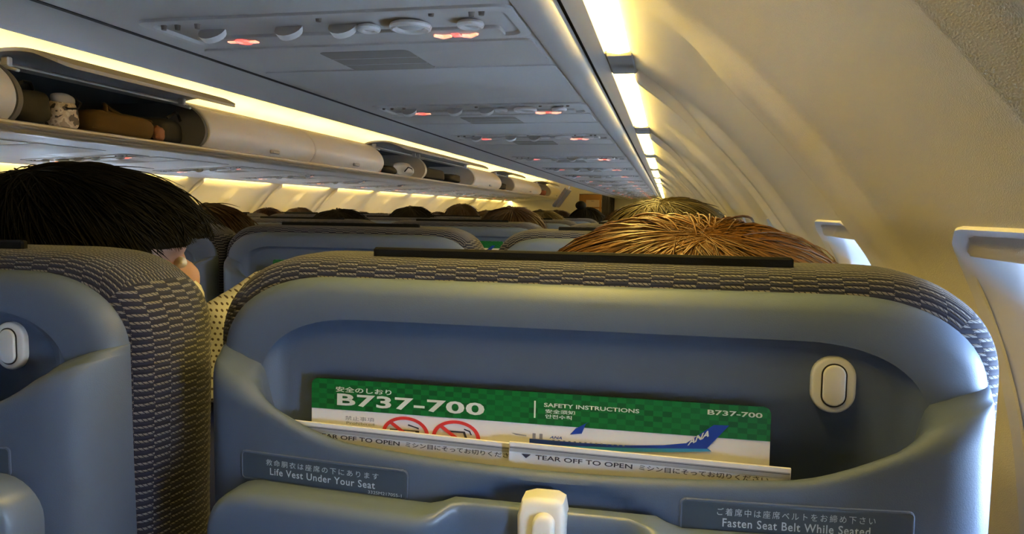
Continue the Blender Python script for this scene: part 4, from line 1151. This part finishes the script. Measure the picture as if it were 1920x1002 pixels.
FAR = [('short', -1.065, 1.57, 1.203, 'dark brown-haired person one row ahead, just right of the black-haired head', M['hair_brown']),
       ('short', -2.36, 4.05, 1.195, 'small dark head at the left end of the distant row, before the pale wall', None),
       ('long', -2.61, 4.90, 1.201, 'low brown head second from left in the distant row of heads', None),
       ('long', -1.10, 2.35, 1.196, 'broad dark head in the third-row aisle seat, before the left wall', M['hair_black']),
       ('long', -2.50, 5.75, 1.174, 'tiny brown head behind the broad dark head in the third-row aisle seat', None),
       ('short', -1.985, 4.90, 1.168, 'low dark head under the exit sign on the left wall', None),
       ('long', -1.145, 3.20, 1.212, 'rounded black head right of the exit sign on the left wall', M['hair_black']),
       ('short', -2.10, 6.60, 1.180, 'tiny dark head between the rounded black head and the spiky one', None),
       ('short', -1.150, 4.05, 1.232, 'spiky black head standing highest in the row left of the middle', None),
       ('long', -1.213, 4.90, 1.200, 'low brown head just right of the spiky black one', None),
       ('long', -.500, 2.35, 1.211, 'brown-haired person above the third-row seat with the blue tail card', None),
       ('long', -.545, 3.20, 1.203, 'light-brown head close behind the brown-haired one in the middle', M['hair_ash']),
       ('short', -.72, 4.90, 1.206, 'small dark head between the light-brown one and the bun', None),
       ('bun', -.437, 4.05, 1.225, 'person with a dark hair bun and pale grey collar near the galley opening', None),
       ('short', -.26, 4.90, 1.213, 'small dark head between the hair bun and the ash-brown hair', None),
       ('short', -.17, 3.20, 1.214, 'dark head just left of the ash-brown hair', None)]
for (st, x, y, zt, label, hm) in FAR:
    if st not in used: o = protos[st]; used.add(st)
    else: o = copy_tree(protos[st])
    o.location = (x, y, 0); s = zt / 1.2; o.scale = (1, 1, s); o['label'] = label
    o.rotation_euler = (0, 0, -.5 if y < 2 else 0)
    if hm:
        for ch in o.children:
            if ch.name.startswith('hair') and 'bun' not in ch.name:
                ch.data = ch.data if ch.data.users == 1 else ch.data
                ch.material_slots[0].link = 'OBJECT'; ch.material_slots[0].material = hm

# ------------------------------------------------------------------ far end of the cabin
t = empty('drop_down_monitor', (-1.28, 9.0, 1.37), 'dark tilted drop-down monitor hanging over the aisle far ahead', 'monitor')
b = MB(); b.box((0, 0, 0), (.045, .36, .27), rot=Matrix.Rotation(.62, 3, 'Y') @ Matrix.Rotation(0, 3, 'X'), bevel=.008); b.build('screen_housing', M['screen'], t)
b = MB(); b.box((-.018, 0, -.012), (.012, .33, .24), rot=Matrix.Rotation(.62, 3, 'Y'), bevel=.003); b.build('screen_face', M['black'], t)
b = MB(); b.tube([(.06, 0, .09), (.12, 0, .2), (.16, 0, .43)], .012, 8); b.build('monitor_arm', M['metal'], t)

t = empty('galley_unit', (-1.36, 15.8, 0), 'warm-lit galley cabinet seen through the forward opening', 'galley')
b = MB(); b.box((0, 0, .95), (1.1, .5, 1.9)); b.build('cabinet_body', M['galley'], t, smooth=False)
for x, z in ((-.2, 1.38), (-.2, 1.2), (.12, 1.38), (.12, 1.2)):
    b = MB(); b.box((x, -.26, z), (.28, .02, .15), bevel=.006); d = b.build('cabinet_door', M['binbody'], t)
    b = MB(); b.box((x, -.275, z + .05), (.06, .012, .012), bevel=.003); b.build('door_handle', M['metal'], d)
t = empty('galley_light', (-1.45, 15.0, 1.70), 'warm ceiling lamp just inside the galley opening', 'light')
b = MB(); b.box((0, 0, 0), (.4, .25, .03), bevel=.008); b.build('lamp_lens', M['galley_lamp'], t)
b = MB(); b.box((0, 0, .02), (.44, .29, .02), bevel=.005); b.build('lamp_frame', M['white_plastic'], t)
t = empty('aisle_curtain', (-1.10, 13.94, 0), 'dark curtain gathered on the right of the forward opening', 'curtain')
b = MB(); b.grid(np.array([[(-.13 + .24 * i / 40 + .0, .018 * math.sin(i * 1.2), z) for z in np.linspace(.1, 1.53, 20)] for i in range(41)])); b.build('cloth', M['curtain'], t)
b = MB(); b.tube([(-.55, 0, 1.54), (.14, 0, 1.54)], .008, 8); b.build('curtain_rail', M['metal'], t)
# galley side walls and ceiling light trap
mb = MB(); mb.box((-2.0, 15.2, .9), (.04, 2.3, 1.9)); mb.box((-.72, 15.2, .9), (.04, 2.3, 1.9)); tag(mb.build('wall_galley', M['endwall']), kind='structure')
mb = MB(); mb.box((-1.36, 16.3, .95), (1.4, .04, 2.0)); tag(mb.build('wall_fore', M['endwall']), kind='structure')

# overwing exit panel on the left wall with its lit sign
def left_pt(s, y, h=0.0):
    x, z = wallpt(s, h); return (XC2 - x, y, z + DZL)
sy = 10.9
s0 = np.interp(-1.34, -SEC[:, 1], SS)
t = empty('exit_sign', left_pt(s0, sy), 'small lit reddish exit sign on the left wall', 'sign')
o0 = np.array(left_pt(s0, sy))
def wall_plate(sa, sb, y0, y1, h0, h1):
    mb = MB(); V = []
    for h in (h0, h1):
        for (s_, y_) in ((sa, y0), (sb, y0), (sb, y1), (sa, y1)): V.append(np.array(left_pt(s_, y_, h)) - o0)
    mb.add(V, [[0, 1, 2, 3], [7, 6, 5, 4], [0, 4, 5, 1], [1, 5, 6, 2], [2, 6, 7, 3], [3, 7, 4, 0]]); return mb
wall_plate(s0 - .02, s0 + .03, sy - .19, sy + .19, 0, .014).build('sign_case', M['endwall'], t, smooth=False)
wall_plate(s0 - .013, s0 + .006, sy - .16, sy + .12, .014, .018).build('lit_face', M['exit_glow'], t, smooth=False)
t2 = empty('exit_handle_cover', tuple(o0), 'dark handle cover below the exit sign on the left wall', 'cover')
wall_plate(s0 + .075, s0 + .135, sy - .16, sy + .14, 0, .012).build('cover_frame', M['maskcloth'], t2, smooth=False)
wall_plate(s0 + .082, s0 + .125, sy - .13, sy + .11, .012, .016).build('cover_window', M['bingrey'], t2, smooth=False)
t3 = empty('row_placard', tuple(o0), 'small dark placard above and right of the exit sign', 'sign')
wall_plate(s0 - .062, s0 - .036, sy + .32, sy + .60, 0, .008).build('placard_plate', M['screen'], t3, smooth=False)
wall_plate(s0 - .055, s0 - .043, sy + .38, sy + .54, .008, .010).build('placard_print', M['inkgrey'], t3, smooth=False)
